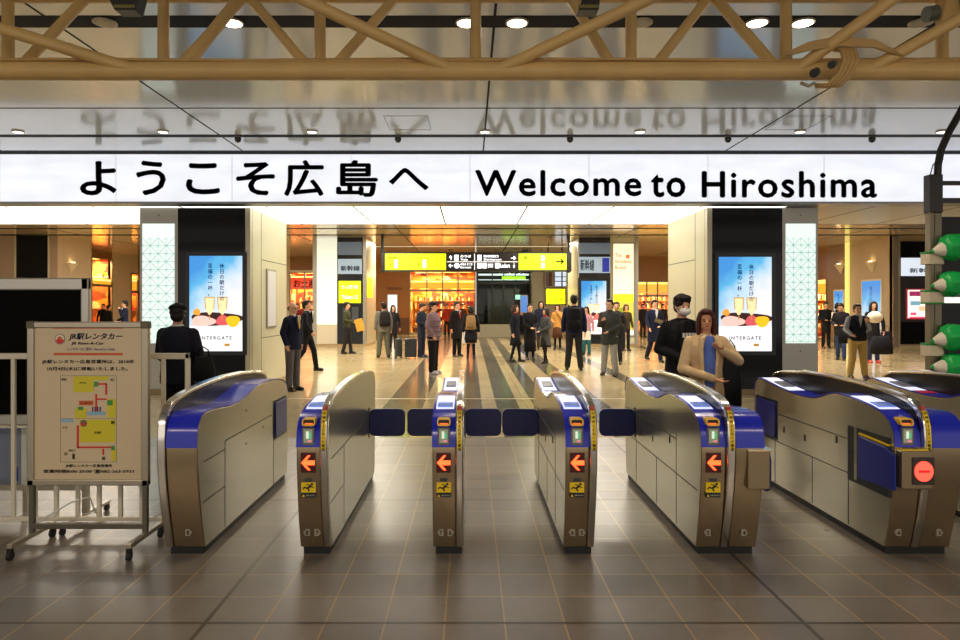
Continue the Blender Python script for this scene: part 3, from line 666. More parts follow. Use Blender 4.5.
PR_GUARD = pr([(4.73,.05),(4.665,.25),(4.62,.45),(4.595,.6),(4.59,.75),(4.60,.85),(4.63,.92),(4.68,.965),(4.76,.995),(4.9,1.018),(5.1,1.035),(5.4,1.05),(5.8,1.056),(6.2,1.045),(6.5,1.025),(6.75,1.0),(6.87,.975),(6.93,.93),(6.95,.85),(6.95,.5),(6.88,.05)])
def brushed(name, rgb, rough):
    m = bpy.data.materials.new(name); m.use_nodes = True; nt = m.node_tree; b = nt.nodes['Principled BSDF']; N = nt.nodes.new; L = nt.links.new
    g = N('ShaderNodeTexCoord'); mp = N('ShaderNodeMapping'); mp.inputs['Scale'].default_value = (2,1,7); L(g.outputs['Object'], mp.inputs[0])
    n = N('ShaderNodeTexNoise'); n.inputs['Scale'].default_value = 1.5; n.inputs['Detail'].default_value = 3; L(mp.outputs[0], n.inputs['Vector'])
    r = N('ShaderNodeMapRange'); r.inputs[3].default_value = rough*.9; r.inputs[4].default_value = rough*1.1; L(n.outputs[0], r.inputs[0]); L(r.outputs[0], b.inputs['Roughness'])
    b.inputs['Base Color'].default_value = srgb(*rgb); b.inputs['Metallic'].default_value = .85
    return m
M_gs = brushed('brushed_steel_side', (192,188,170), .24); M_gf = brushed('brushed_steel_front', (166,146,116), .2); M_chr = mat('polished_rim', (225,220,210), .16, metal=1)
M_blue = mat('royal_blue', (34,46,190), .22, coat=.15, spec=.35); M_navy = mat('navy_flap', (22,30,104), .28); M_kick = mat('black_kick', (12,12,12), .5)
M_seamg = mat('panel_gap', (52,50,44), .6); M_gdark = mat('sensor_window', (18,17,16), .25, spec=.3); M_led = emis('red_led', (255,72,30), 3.2); M_ledbg = mat('led_black', (70,8,5), .3)
M_yel = mat('warning_yellow', (244,206,20), .4); M_yelo = mat('slot_yellow', (240,190,20), .35); M_plate = mat('plate_grey', (158,150,130), .4)
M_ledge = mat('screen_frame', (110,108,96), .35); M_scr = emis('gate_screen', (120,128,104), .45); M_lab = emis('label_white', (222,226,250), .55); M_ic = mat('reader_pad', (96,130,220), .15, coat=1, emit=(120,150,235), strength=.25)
M_hatch = mat('recess_dark', (40,42,46), .5)
def sub(prof, ya, yb, top=True):
    """piece of a profile between depth ya..yb along its upper side"""
    best = [i for i, (y, z) in enumerate(prof) if z > .72]
    seq = [prof[i] for i in best]
    iz = max(range(len(seq)), key=lambda i: seq[i][0] < .02)
    out = []
    for i in range(len(seq)-1):
        (y0, z0), (y1, z1) = seq[i], seq[i+1]
        for k in range(4):
            y = y0+(y1-y0)*k/4; z = z0+(z1-z0)*k/4
            if ya <= y <= yb and z > .8: out.append((y, z))
    return out
def front_y(prof, z):
    for i in range(12):
        (y0, z0), (y1, z1) = prof[i], prof[i+1]
        if z0 <= z <= z1: return y0+(y1-y0)*(z-z0)/(z1-z0)
    return 0
def seams(x, side, layout):
    g = MB(); e = .0015*side
    for (ya, za, yb, zb) in layout:
        y0, y1 = (ya-4.74)*K, (yb-4.74)*K
        if abs(ya-yb) < .001: g.box(x, x+e, y0-.003, y0+.003, za, zb)
        else: g.box(x, x+e, y0, y1, za-.003, za+.003)
    return g
LAY = [(4.72,.60,5.13,.60),(4.70,.345,5.13,.345),(5.13,.06,5.13,.66),(5.13,.66,6.4,.66),(6.4,.05,6.4,.78),(6.4,.44,6.92,.44)]
LAYR = [(4.72,.42,5.2,.42),(5.2,.06,5.2,.70),(5.2,.66,6.92,.62),(5.75,.06,5.75,.42),(5.2,.42,6.92,.40),(6.45,.06,6.45,.62)]
def flapmesh(side, x):
    a, b = (0,.315) if side > 0 else (-.315,0)
    y = (6.5-4.74)*K
    m = MB(); m.prismy([(px+x, pz) for px, pz in rnd(a, b, .45, .69, .05)], y-.015, y+.015); return m
def numplate(x, prof, n, right, t):
    z = .155; y = front_y(prof, z+.02)-.002; w = .017; s = 1 if right else -1
    P = [(x-s*w, z-.021),(x+s*w*.5, z-.021),(x+s*w*1.35, z),(x+s*w*.5, z+.021),(x-s*w, z+.021)]
    mb = MB(); mb.prismy(P, y-.004, y+.01); o = mb.build('number_plate', M_plate, t)
    text(n, M_ink, o, loc=(x,y-.0055,z), size=.036, bold=.03, depth=.001, name='number')
def reader(t, x0, x1, nums, arrow=True, flap=None, sticker=True, rightside=False, topsign=False, led=True):
    """reader half unit between x0 and x1"""
    MB().prismx(PR_READ, x0, x1).build('body', M_gf, t, bevel=.006, smooth='auto')
    g = MB(); g.prismx([(y+.012*(1 if y < .5 else -1), z-.008 if z > .1 else z) for y, z in PR_READ], x0-.0012, x1+.0012); g.build('side_panel', M_gs, t)
    seams(x0-.0012, -1, LAYR).build('panel_seam', M_seamg, t)
    top = [p for p in PR_READ if p[1] > .705]
    MB().strip(top, x0-.003, x1, .005).build('top_cover', M_blue, t, smooth='auto')
    cx = (x0+x1)/2-.002; w = x1-x0
    # white labels, glow standing in for bright reflection, and card reader on front slope
    MB().strip(sub(PR_READ,.06,.42), x0+.014, x1-.014, .002, .006).build('glow_label', M_lab, t)
    MB().strip(sub(PR_READ,.10,.22), x0+.022, x1-.022, .010, .006).build('card_reader', M_ic, t, bevel=.003)
    MB().strip(sub(PR_READ,.52,.74), x0+.018, x1-.04, .004, .004).build('rear_screen', M_gdark, t)
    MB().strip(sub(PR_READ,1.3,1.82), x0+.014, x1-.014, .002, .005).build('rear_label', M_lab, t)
    MB().strip(sub(PR_READ,1.42,1.62), x0+.03, x1-.03, .014, .005).build('rear_card_reader', mat('reader_grey', (120,124,140), .25), t, bevel=.003)
    # ticket slot
    o = MB(); yo = front_y(PR_READ,.85)
    ring = rnd(cx-.042, cx+.042, .842, .888, .015); inn = rnd(cx-.034, cx+.034, .850, .880, .010)
    n = len(ring); vs = []
    for P, y in ((ring,yo-.038),(inn,yo-.038),(ring,yo+.03),(inn,yo+.03)): vs += [(px, y+(pz-.86)*.25, pz) for px, pz in P]
    fs = []
    for i in range(n):
        j = (i+1)%n; fs += [(i,j,n+j,n+i),(i,2*n+i,2*n+j,j),(n+i,n+j,3*n+j,3*n+i)]
    o.add(vs, fs).build('ticket_slot', M_yelo, t)
    MB().box(cx-.036,cx+.036,yo-.022,yo+.03,.848,.882).build('slot_mouth', mat('slot_dark', (30,28,26), .35), t, bevel=.004)
    MB().box(cx-.026,cx+.026,yo-.030,yo-.015,.851,.858).build('slot_light', emis('slot_orange', (226,110,50), .7), t)
    y = front_y(PR_READ,.77)-.008
    MB().box(cx-.038,cx+.038,y-.004,y+.012,.722,.832).build('display_frame', M_ledge, t, bevel=.003)
    DP_ = MB().box(cx-.028,cx+.026,y-.006,y,.738,.822).build('display', M_scr, t)
    MB().box(cx-.012,cx+.004,y-.008,y-.005,.765,.810).build('display_mark', emis('mark_white', (200,210,190), .6), DP_)
    MB().box(cx+.006,cx+.018,y-.008,y-.005,.768,.80).build('display_mark', emis('mark_green', (60,170,110), .6), DP_)
    MB().box(cx-.002,cx+.02,y-.008,y-.005,.744,.754).build('display_mark', emis('mark_pink', (220,110,140), .6), DP_)
    if led:
        y = front_y(PR_READ,.6)-.002; z = .615
        LP_ = MB().box(cx-.046,cx+.046,y-.006,y+.01,z-.062,z+.062).build('led_panel', M_ledbg, t, bevel=.002)
        MB().prismy([(cx-.042,z),(cx+.0,z+.046),(cx+.016,z+.046),(cx-.012,z+.014),(cx+.042,z+.014),(cx+.042,z-.014),(cx-.012,z-.014),(cx+.016,z-.046),(cx,z-.046)], y-.009, y-.006).build('led_arrow', M_led, LP_)
        y = front_y(PR_READ,.5)-.001
        MB().prismy(rnd(cx-.024,cx+.024,.495,.515,.009), y-.005, y+.01).build('keyhole_cover', mat('oval_dark', (60,60,60), .3), t)
        y = front_y(PR_READ,.49)-.002
        ST_ = MB().box(cx-.045,cx+.045,y-.003,y+.01,.425,.488).build('warning_sticker', M_yel, t)
        MB().box(cx-.045,cx+.045,y-.0032,y+.01,.395,.425).build('sticker_caption', M_ink, ST_)
        f = MB(); yy = y-.005
        f.prismy([(cx+.022+.008*math.cos(i*PI/5), .478+.008*math.sin(i*PI/5)) for i in range(10)], yy, y)
        bar(f,cx+.018,.468,cx-.006,.452,.013,yy,y); bar(f,cx-.006,.452,cx-.028,.458,.009,yy,y); bar(f,cx-.028,.458,cx-.034,.444,.007,yy,y); bar(f,cx-.004,.45,cx+.006,.434,.009,yy,y); bar(f,cx+.012,.466,cx+.032,.455,.006,yy,y); bar(f,cx+.012,.47,cx-.014,.476,.006,yy,y)
        f.build('falling_figure', M_ink, ST_)
        MB().prismy([(cx-.04,.399),(cx-.022,.399),(cx-.031,.415)], y-.005, y-.003).build('caution_triangle', M_yel, ST_)
        text('注意 CAUTION', mat('caption_white', (210,210,200), .5), ST_, fit=(cx-.016,cx+.04,.403,.413), loc=(0,y-.0035,0), depth=.001)
    if nums[0]: numplate(nums[0][1], PR_READ, nums[0][0], False, t)
    if flap:
        s = flap
        o = flapmesh(s, x0 if s < 0 else x1+.055); o.build('flap', M_navy, t, bevel=.008)
    hh = MB()
    for (y, z) in ((.55,.60),(1.0,.52),(1.35,.52)): hh.box(x0-.004,x0,y,y+.02,z,z+.05)
    hh.build('panel_lock', M_seamg, t)
def guard(t, x0, x1, dark_side, strip=True):
    MB().prismx(PR_GUARD, x0, x1).build('guard', M_chr, t, bevel=.008, smooth='auto')
    xs = (x0-.002, x0) if dark_side < 0 else (x1, x1+.002)
    ins = [(y+(.03 if y < .2 else -.03 if y > 1.8 else 0), z-.022) for y, z in PR_GUARD if z > .84]
    ins = [(ins[0][0], .70)]+ins+[(ins[-1][0], .70)]
    MB().prismx(ins, *xs).build('sensor_window', M_gdark, t)
    if not strip: return
    # yellow instruction strip
    seq = [p for p in PR_GUARD[:9] if p[1] > .62]
    dense = []
    for i in range(len(PR_GUARD[:8])-1):
        (ya, za), (yb, zb) = PR_GUARD[i], PR_GUARD[i+1]
        for k in range(6):
            z = za+(zb-za)*k/6
            if .70 <= z <= .935: dense.append((ya+(yb-ya)*k/6, z))
    c = (x0+x1)/2
    IS_ = MB().strip(dense, c-.014, c+.014, .002, .001).build('instruction_strip', M_yel, t)
    tx = '交通系ICカード専用'
    for i, ch in enumerate(tx):
        z = .92-i*.024
        y = front_y(PR_GUARD, z)-.0035
        text(ch, M_ink, IS_, loc=(c,y,z), size=.022, bold=.02, depth=.001, name='character')
    MB().box(c-.012,c+.012,front_y(PR_GUARD,.945)-.006,front_y(PR_GUARD,.945)+.01,.94,.962).build('red_mark', mat('mark_red', (200,70,60), .4), t)
    MB().ell((c,1.35,1.035),(.026,.085,.016),14,8).build('sensor_bump', mat('white_plastic', (232,226,212), .3), t, smooth=True)
def outer_panel(t, x, side, full=True):
    """plain steel side on the guard's outer face"""
    P = [(y+(.03 if y < .5 else -.03), z-.02 if z > .3 else z) for y, z in PR_GUARD]
    xs = (x, x+.003*side)
    MB().prismx(P, min(xs), max(xs)).build('side_panel', M_gs, t)
    seams(x+.003*side, side, [(4.72,.62,5.2,.62),(4.70,.345,5.2,.345),(5.2,.06,5.2,.62),(5.2,.62,6.9,.62)]).build('panel_seam', M_seamg, t)
def blue_unit(t, x0, x1, num, side):
    MB().prismx(PR_BLUE, x0, x1).build('rear_body', M_gf, t, bevel=.006, smooth='auto')
    xo = x1 if side > 0 else x0
    g = MB(); P = [(y+.012*(1 if y < .5 else -1), z-.006 if z > .1 else z) for y, z in PR_BLUE]
    g.prismx(P, min(xo, xo+.0015*side), max(xo, xo+.0015*side)).build('side_panel', M_gs, t)
    seams(xo+.0015*side, side, LAY).build('panel_seam', M_seamg, t)
    top = [p for p in PR_BLUE if p[1] > .705]
    a, b = (x0, x1+.002) if side > 0 else (x0-.002, x1)
    MB().strip(top, a, b, .005).build('top_cover', M_blue, t, smooth='auto')
    if num: numplate(num[1], PR_BLUE, num[0], side > 0, t)
    hh = MB()
    for (y, z) in ((.78,.80),(.78,.55),(1.2,.6)): hh.prismx([(y+.008*math.cos(i*PI/4), z+.008*math.sin(i*PI/4)) for i in range(8)], min(xo,xo+.004*side), max(xo,xo+.004*side))
    hh.build('panel_lock', M_seamg, t)
def folded_flap(t, x, side, y0, y1, z0=.45, z1=.75):
    xs = sorted((x, x+.006*side)); P = rnd(y0-.02, y1+.02, z0-.02, z1+.02, .01)
    MB().prismx(P, *xs).build('flap_recess', M_hatch, t)
    xs = sorted((x+.004*side, x+.018*side))
    MB().prismx(rnd(y0, y1, z0, z1, .03), *xs).build('flap', M_blue if False else mat('flap_blue', (32,44,140), .28), t, bevel=.004)
def kick(t, x0, x1):
    MB().box(x0+.015,x1-.015,.02,1.88,0,.06).build('kickplate', M_kick, t)
def gate(x0, x1, label):
    return thing('ticket_gate', label, 'ticket gate', ((x0+x1)/2, D(4.74), 0), 0, 'ticket gates')
G = D(4.74)
# gate 1 : guard left, blue unit right
t = gate(-1.945,-1.70,'ticket gate with smooth blue wave top and no arrow, beside the rental notice'); c = t.location.x
guard(t,-1.945-c,-1.895-c,1,False); blue_unit(t,-1.893-c,-1.70-c,('8',-1.79-c),1); kick(t,-1.94-c,-1.70-c)
folded_flap(t,-1.70-c,1,(6.42-4.74)*K,(6.80-4.74)*K)
# gates 2,3,4
for k, (a, b, n, lab, fl) in enumerate(((-1.085,-.885,'87','slim ticket gate numbered 8 and 7 with red arrow and one navy flap',(1,)),
        (-.235,-.04,'76','slim middle ticket gate numbered 7 and 6 with red arrow and navy flaps',(-1,1)),
        (.60,.795,'65','slim ticket gate numbered 6 and 5 with red arrow, beside the double gate',(-1,1)))):
    t = gate(a, b, lab); c = t.location.x
    reader(t,a-c,b-.05-c,((n[0],a+.05-c),))
    guard(t,b-.048-c,b-.003-c,-1); outer_panel(t,b-.003-c,1); kick(t,a-c,b-c)
    numplate(b-.085-c, PR_READ, n[1], True, t)
    for s in fl: flapmesh(s, (b if s > 0 else a)-c).build('flap', M_navy, t, bevel=.008)
    h = MB()
    for s in fl:
        x = (b if s > 0 else a)-c; h.box(x-.004 if s < 0 else x, x if s < 0 else x+.004, 1.54, 1.60, .44, .70)
    h.build('flap_hinge', M_hatch, t)
# gate 5 : double, gate 6 : double, gate 7
def double(a, g0, b, n1, n2, lab, open_box=False):
    t = gate(a, b, lab); c = t.location.x
    reader(t, a-c, g0-c, ((n1, a+.06-c),), led=not open_box)
    guard(t, g0+.002-c, g0+.052-c, -1); blue_unit(t, g0+.054-c, b-c, (n2, b-.09-c), 1); kick(t, a-c, b-c)
    return t, c
t, c = double(1.45,1.60,1.83,'5','4','double width ticket gate numbered 5 and 4, before the person in beige coat')
flapmesh(-1, 1.45-c).build('flap', M_navy, t, bevel=.008)
MB().box(1.45-c-.004,1.45-c,1.54,1.60,.44,.70).build('flap_hinge', M_hatch, t)
yb = -.135
bx = MB().box(1.725-c,1.862-c,yb,.05,.455,.70).build('flap_housing', M_gf, t, bevel=.006)
MB().box(1.722-c,1.868-c,yb-.004,.06,.70,.706).build('housing_lid', M_chr, t)
MB().prismx(rnd(yb+.04,.33,.42,.67,.05), 1.864-c, 1.890-c).build('flap', M_navy, t, bevel=.008)
MB().box(1.862-c,1.876-c,yb+.1,.05,.66,.675).build('yellow_edge', M_yel, t)
t, c = double(2.66,2.82,3.07,'4','3','double width ticket gate numbered 4 and 3 with round red light', True)
MB().box(2.665-c,2.86-c,yb-.02,.05,.46,.70).build('flap_housing', M_gf, t, bevel=.008)
MB().box(2.665-c,2.83-c,yb-.02,.12,.70,.707).build('housing_lid', M_yel, t)
text('注意', M_ink, t, fit=(2.70-c,2.79-c,0,.07), rot=Matrix.Translation((0,yb+.01,.708)) @ Matrix.Rotation(-PI/2,4,'X'), depth=.001)
xr, zr, yr = 2.795-c, .575, yb-.02
MB().box(xr-.068,xr+.068,yr-.006,yr,zr-.085,zr+.085).build('led_panel', mat('led_housing', (54,44,38), .35), t, bevel=.003)
MB().prismy([(xr+.057*math.cos(i*PI/12), zr+.062*math.sin(i*PI/12)) for i in range(24)], yr-.012, yr-.006).build('led_disc', emis('led_redpink', (255,66,50), 1.9), t)
MB().box(xr-.034,xr+.034,yr-.014,yr-.012,zr-.007,zr+.007).build('led_bar', mat('led_bar_red', (190,20,20), .4, emit=(205,20,20), strength=.8), t)
MB().prismx([(-.12,.44),(.25,.42),(.27,.44),(.27,.70),(.25,.715),(-.04,.70),(-.12,.66)], 2.638-c, 2.658-c).build('flap', mat('flap_blue', (32,44,140), .28), t, bevel=.01)
MB().prismx([(-.06,.708),(.25,.722),(.25,.734),(-.06,.718)], 2.635-c, 2.658-c).build('yellow_edge', M_yel, t)
MB().box(2.648-c,2.66-c,-.05,.40,.38,.76).build('flap_recess', M_hatch, t); MB().box(2.645-c,2.66-c,.285,.32,.40,.76).build('hinge_post', M_chr, t)
folded_flap(t,2.66-c,-1,(6.42-4.74)*K,(6.85-4.74)*K)
t, c = double(3.68,3.84,4.09,'3','2','rightmost ticket gate, partly out of view, with red strip on its rear label')
MB().strip(sub(PR_READ,1.15,1.28), 3.69-c, 3.82-c, .003, .006).build('red_strip', mat('strip_red', (226,40,70), .4), t)
# ============================================================ FENCE AND BOARDS
M_fence = mat('cream_fence', (222,214,192), .4); FY = D(5.2)
def fence_t(x0, x1, label):
    t = thing('railing', label, 'railing', (x1, FY, 0)); L = x1-x0
    m = MB(); m.box(-L,0,-.015,.015,1.22,1.262); m.build('top_rail', M_fence, t, bevel=.006)
    MB().box(-L,0,-.015,.015,.083,.113).build('bottom_rail', M_fence, t, bevel=.005)
    x = wx(163.5,5.2)-x1; xs = []
    while x > -L: xs.append(x); x -= 21.4*5.2/740
    for x in xs: MB().box(x-.014,x+.014,-.012,.012,.10,1.23).build('baluster', M_fence, t, bevel=.004)
    MB().box(-.032,0,-.015,.015,.0,1.262).build('end_post', M_fence, t, bevel=.006)
    MB().box(-L,-L+.03,-.015,.015,.0,1.262).build('end_post', M_fence, t, bevel=.006)
fence_t(-4.6, wx(190,5.2), 'cream metal railing of thin upright bars behind the rental notice board')
# rental notice
BY = D(4.87); x0, x1 = -2.905, -2.11; t = thing('notice_board', 'wheeled rental car notice board with map and Japanese text, before the railing', 'sign board', ((x0+x1)/2, BY, 0)); c = t.location.x
a, b = x0-c, x1-c; zb, zt = .415, 1.49
M_al = mat('satin_aluminium', (176,166,146), .35, metal=.7); M_ald = mat('grey_stand', (104,98,84), .4, metal=.5)
MB().box(a,a+.045,-.02,.02,zb,zt).box(b-.045,b,-.02,.02,zb,zt).box(a,b,-.02,.02,zt-.04,zt).box(a,b,-.02,.02,zb,zb+.04).build('frame', M_al, t, bevel=.006)
each('corner_cap', mat('corner_olive', (96,88,60), .4), t, [(a-.004,a+.05,-.024,.024,zt-.045,zt+.004),(b-.05,b+.004,-.024,.024,zt-.045,zt+.004)], bevel=.006)
BF_ = MB().box(a+.04,b-.04,-.008,.008,zb+.035,zt-.035).build('board_face', mat('board_cream', (214,194,158), .45), t)
each('upright', M_ald, t, [(a+.01,a+.04,-.015,.015,.1,zb),(b-.04,b-.01,-.015,.015,.1,zb)])
MB().box(a+.02,b-.02,-.018,.018,.13,.165).build('cross_bar', M_ald, t, bevel=.004)
for s in (a+.025, b-.025):
    MB().box(s-.017,s+.017,-.22,.22,.075,.105).build('foot', M_al, t, bevel=.004)
    for y in (-.21,.21):
        w_ = MB(); w_.prismx([(y+.028*math.cos(i*PI/8), .028+.028*math.sin(i*PI/8)) for i in range(16)], s-.011, s+.011); w_.box(s-.014,s+.014,y-.014,y+.014,.045,.075); w_.build('caster', M_kick, t)
Bx = lambda px: wx(px,4.87)-c
Bz = lambda py: wz(py,4.87)
fy = -.0085
def fl(px0,px1,py0,py1,m,k=.001,name='printed_block'): return MB().box(Bx(px0),Bx(px1),fy-k,fy,Bz(py1),Bz(py0)).build(name,m,BF_)
def ft(s,px0,px1,py0,py1,m,bold=.01,name='lettering',rot=None): return text(s,m,BF_,fit=(Bx(px0),Bx(px1),Bz(py1),Bz(py0)),loc=(0,fy-.002,0),bold=bold,depth=.0006,name=name)
O_ = mat('print_orange', (206,92,40), .5); NV = mat('print_navy', (40,40,110), .5); YL = mat('print_yellow', (214,200,40), .5); RD = mat('print_red', (214,40,36), .5); GN = mat('print_green', (60,150,60), .5); GY = mat('print_grey', (150,146,130), .5); LB = mat('print_lightblue', (140,180,205), .5)
fl(54,123.5,326.3,328.6,O_); fl(54.5,123.5,352.8,355.2,O_)
def italic(o):
    for v in o.data.vertices: v.co.x += (v.co.z-Bz(345))*.2
italic(ft('JR駅レンタカー',68.5,121.5,333,340.5,NV,.025)); italic(ft('JR Rent-A-Car',72,104.5,341.8,345.3,NV,.02)); ft('レンタカーのご案内・Rent-A-Car Guide',68.5,115.5,347.3,350.6,NV,.0)
g = MB(); cx_, cz_ = Bx(60.8), Bz(339); R = .034
g.prismy([(cx_+R*math.cos(i*PI/14), cz_+R*math.sin(i*PI/14)) for i in range(28)], fy-.001, fy); g.build('emblem_ring', mat('ring_brown', (120,96,80), .5), BF_)
g = MB(); g.prismy([(cx_+R*.88*math.cos(i*PI/14), cz_+R*.88*math.sin(i*PI/14)) for i in range(28)], fy-.002, fy-.001); g.build('emblem_disc', mat('board_cream2', (228,216,190), .5), BF_)
g = MB(); g.prismy([(cx_+R*.8*math.cos(PI+i*PI/12), cz_-.004+R*.75*math.sin(PI+i*PI/12)) for i in range(13)], fy-.003, fy-.002); g.build('emblem_body', RD, BF_)
g = MB(); g.prismy([(cx_-.02,cz_-.004),(cx_+.02,cz_-.004),(cx_+.008,cz_+.017),(cx_-.008,cz_+.017)], fy-.003, fy-.002); g.build('emblem_top', O_, BF_)
ft('JR駅レンタカー広島営業所は、2018年',43,135,359.5,364,M_ink,.02); ft('10月4日(木)に移転いたしました。',48.5,129,366.5,371.2,M_ink,.02)
# map
lw = MB()
for (u0,u1,v0,v1) in ((61,117,375.3,375.9),(61,117,418,418.5),(61,117,461.5,462),(61,61.5,375.3,462),(117,117.5,375.3,462)): lw.box(Bx(u0),Bx(u1),fy-.001,fy,Bz(v1),Bz(v0))
lw.build('map_border', GY, BF_)
fl(74,94.5,375.9,392,YL); fl(94.5,109,375.9,380,YL); fl(76,87,408,418,YL); fl(108,116.5,399,417.5,YL); fl(80.5,116,419.5,442,YL); fl(112,116.5,449,461,YL)
fl(95,99,381.5,386.5,GN,.002); fl(108,113.5,400,405,GN,.002); fl(79,84,406.5,410,GN,.002); fl(112,115.5,445.5,450,GN,.002)
fl(80,94,400.5,405,O_,.002); fl(88,106,411.5,415,LB,.002); fl(62,74,418.8,422,LB,.002)
for (u0,u1,v0,v1) in ((98.5,107.5,383,384.6),(106.2,107.8,383,394.5),(98,107.5,398.2,399.7),(96.2,97.9,394,411),(77.8,79.6,425,448),(78,112,446.2,447.8),(103.3,104.8,448.5,454.5)): MB().box(Bx(u0),Bx(u1),fy-.003,fy,Bz(v1),Bz(v0)).build('route_line', RD, BF_)
for u in (93,95.5,98,100.5): fl(u,u+1.1,406.5,411.5,NV,.003)
for s,u0,u1,v0,v1 in (('駅前',62.5,67.5,378,380.5),('ホテル',80.5,87,381.5,384),('広島駅',95,102,431,433.5),('川',63.5,68,426,428.5),('レンタカー',81.5,92.5,401.5,404),('北口',111,115,378,381),('南口',69.5,76,449,451),('橋',73,76,453,459),('駐車場',103,106,456,460),('稲荷町',112,115.5,420.5,424),('広場',65,68,452,455)): ft(s,u0,u1,v0,v1,M_ink,.01)
g = MB(); g.prismy([(Bx(84.5)+.023*math.cos(i*PI/10), Bz(423)+.023*math.sin(i*PI/10)) for i in range(20)], fy-.002, fy); g.build('map_emblem', mat('ring_brown', (120,96,80), .5), BF_)
g = MB(); g.prismy([(Bx(84.5)+.017*math.cos(PI+i*PI/8), Bz(423)+.017*math.sin(PI+i*PI/8)) for i in range(9)], fy-.003, fy-.002); g.build('map_emblem', RD, BF_)
ft('JR駅レンタカー広島営業所',66.5,113,463.8,467.3,M_ink,.02); ft('営業時間8:00-20:00 ☎082-263-5933',44.5,135,469,473,M_ink,.02)
# cable ties holding board to railing
tag(MB().tube([(-2.86,BY+.02,.16),(-2.75,BY+.2,.24),(-2.66,FY-.02,.26),(-2.62,FY-.015,.14)],.006).build('cord', mat('white_cord', (225,222,214), .5), None, smooth=True), 'thin white cord tying the notice board to the railing at its left foot', 'cord')
tag(MB().tube([(-2.15,BY+.02,.15),(-2.08,BY+.15,.2),(-2.03,FY-.02,.33),(-2.0,FY-.018,.42)],.006).build('cord', mat('white_cord', (225,222,214), .5), None, smooth=True), 'thin white cord tying the notice board to the railing at its right foot', 'cord')
# black board behind the fence
KY = D(5.45)
t = thing('black_board', 'large black display board in a thin grey wheeled frame, behind the railing', 'display board', (-3.5, KY, 0)); c = -3.5
xr_ = wx(90,5.45)-c; xl_ = -1.3
z_t, z_b = wz(278,5.45), wz(425,5.45)
MB().box(xl_,xr_,-.02,.02,z_t-.09,z_t).box(xr_-.06,xr_,-.02,.02,z_b,z_t).box(xl_,xl_+.06,-.02,.02,z_b,z_t).box(xl_,xr_,-.02,.02,z_b,z_b+.08).build('frame', mat('pale_aluminium', (190,186,176), .35, metal=.6), t, bevel=.01)
MB().box(xl_+.05,xr_-.05,-.01,.01,z_b+.07,z_t-.08).build('board_face', mat('board_black', (5,5,7), .8, spec=.1), t)
each('upright', M_al, t, [(xr_-.05,xr_-.01,-.018,.018,.08,z_b),(xl_+.01,xl_+.05,-.018,.018,.08,z_b)])
MB().box(xl_+.02,xr_-.02,-.015,.015,wz(490,5.45),wz(485,5.45)).build('cross_bar', M_al, t)
for s in (xr_-.03, xl_+.03):
    MB().box(s-.02,s+.02,-.30,.30,.055,.078).build('foot', mat('pale_aluminium', (190,186,176), .35, metal=.6), t, bevel=.004)
    for y in (-.28,.28):
        w_ = MB(); w_.prismx([(y+.024*math.cos(i*PI/8), .024+.024*math.sin(i*PI/8)) for i in range(16)], s-.011, s+.011); w_.box(s-.013,s+.013,y-.013,y+.013,.035,.055); w_.build('caster', M_kick, t)
# grey blue folded sign behind
t = thing('low_panel', 'low blue grey panel with white frame and blue label under the black board', 'panel', (wx(8,5.6), D(5.75), 0)); c = t.location.x
u0, u1 = wx(-40,5.75)-c, wx(28,5.75)-c
MB().box(u0,u1,-.02,.02,wz(486,5.75),wz(427,5.75)).build('frame', mat('white_frame', (224,228,220), .4), t, bevel=.004)
MB().box(u0+.02,u1-.04,-.026,-.02,wz(484,5.75),wz(428,5.75)).build('panel_face', mat('blue_grey', (132,140,160), .4), t)
MB().box(wx(16,5.75)-c,wx(20.5,5.75)-c,-.03,-.026,wz(480,5.75),wz(466,5.75)).build('label', mat('label_blue', (24,60,150), .4), t)
each('leg', M_al, t, [(u0,u0+.03,-.02,.02,0,wz(486,5.75)),(u1-.03,u1,-.02,.02,0,wz(486,5.75))])
# ============================================================ TRUSS
M_tr = mat('ochre_paint', (222,184,116), .42, noise=.1, nscale=3, bump=.15)
TY = 5.2; TYr = 5.8; TYf = 4.6; zb = wz(71,TY); ztop = wz(-5,TYr)
t = thing('roof_truss', 'ochre painted tubular steel truss crossing overhead above the ticket gates', 'truss', (0,D(TY),zb))
o3 = Vector((0,D(TY),zb))
def tp(px, py, Y): return Vector((wx(px,Y), D(Y), wz(py,Y)))-o3
MB().tube([(-9,0,0),(9,0,0)],.064,20).build('bottom_chord', M_tr, t, smooth='auto')
MB().tube([(-9,D(TYr)-D(TY),ztop-zb),(9,D(TYr)-D(TY),ztop-zb)],.06,20).build('top_chord', M_tr, t, smooth='auto')
MB().tube([(-9,D(TYf)-D(TY),ztop-zb),(9,D(TYf)-D(TY),ztop-zb)],.06,20).build('top_chord', M_tr, t, smooth='auto')
def br(p0, p1, r):
    MB().tube([p0,p1],r,14).build('brace', M_tr, t, smooth='auto')
zr_ = -4; pitch = 156
for px in (8,163.5,320,475.5,631,786,942,-148): br(tp(px,66,TY+.12), tp(px,-2,TYr), .042)
for a_, b_ in ((22,86),(180,243),(307,250),(335,395),(612,570),(655,708),(-60,-100),(1000,960)): br(tp(a_,66,TY+.1), tp(b_,-2,TYr), .038)
for a_, b_ in ((136,-365),(452,128),(498,824),(796,1005),(868,1145),(777,702)):
    if a_ == 777: br(tp(a_,70,TY-.02), tp(715,-2,TYr), .042)
    else: br(tp(a_,70,TY-.02), tp(b_,-84,TYf), .042)
br(tp(182,70,TY-.02), tp(240,-2,TYr), .045)
M_cab = mat('ochre_cable', (196,160,100), .5)
cm = [ [ (x, -.03+.03*k, .066+.012*k+.006*math.sin(x*1.7+k)) for x in [i*.5-9 for i in range(37)]] for k in range(3)]
tc_ = MB()
for P in cm: tc_.tube(P,.011,8)
tc_.build('cable_bundle', M_cab, t, smooth=True)
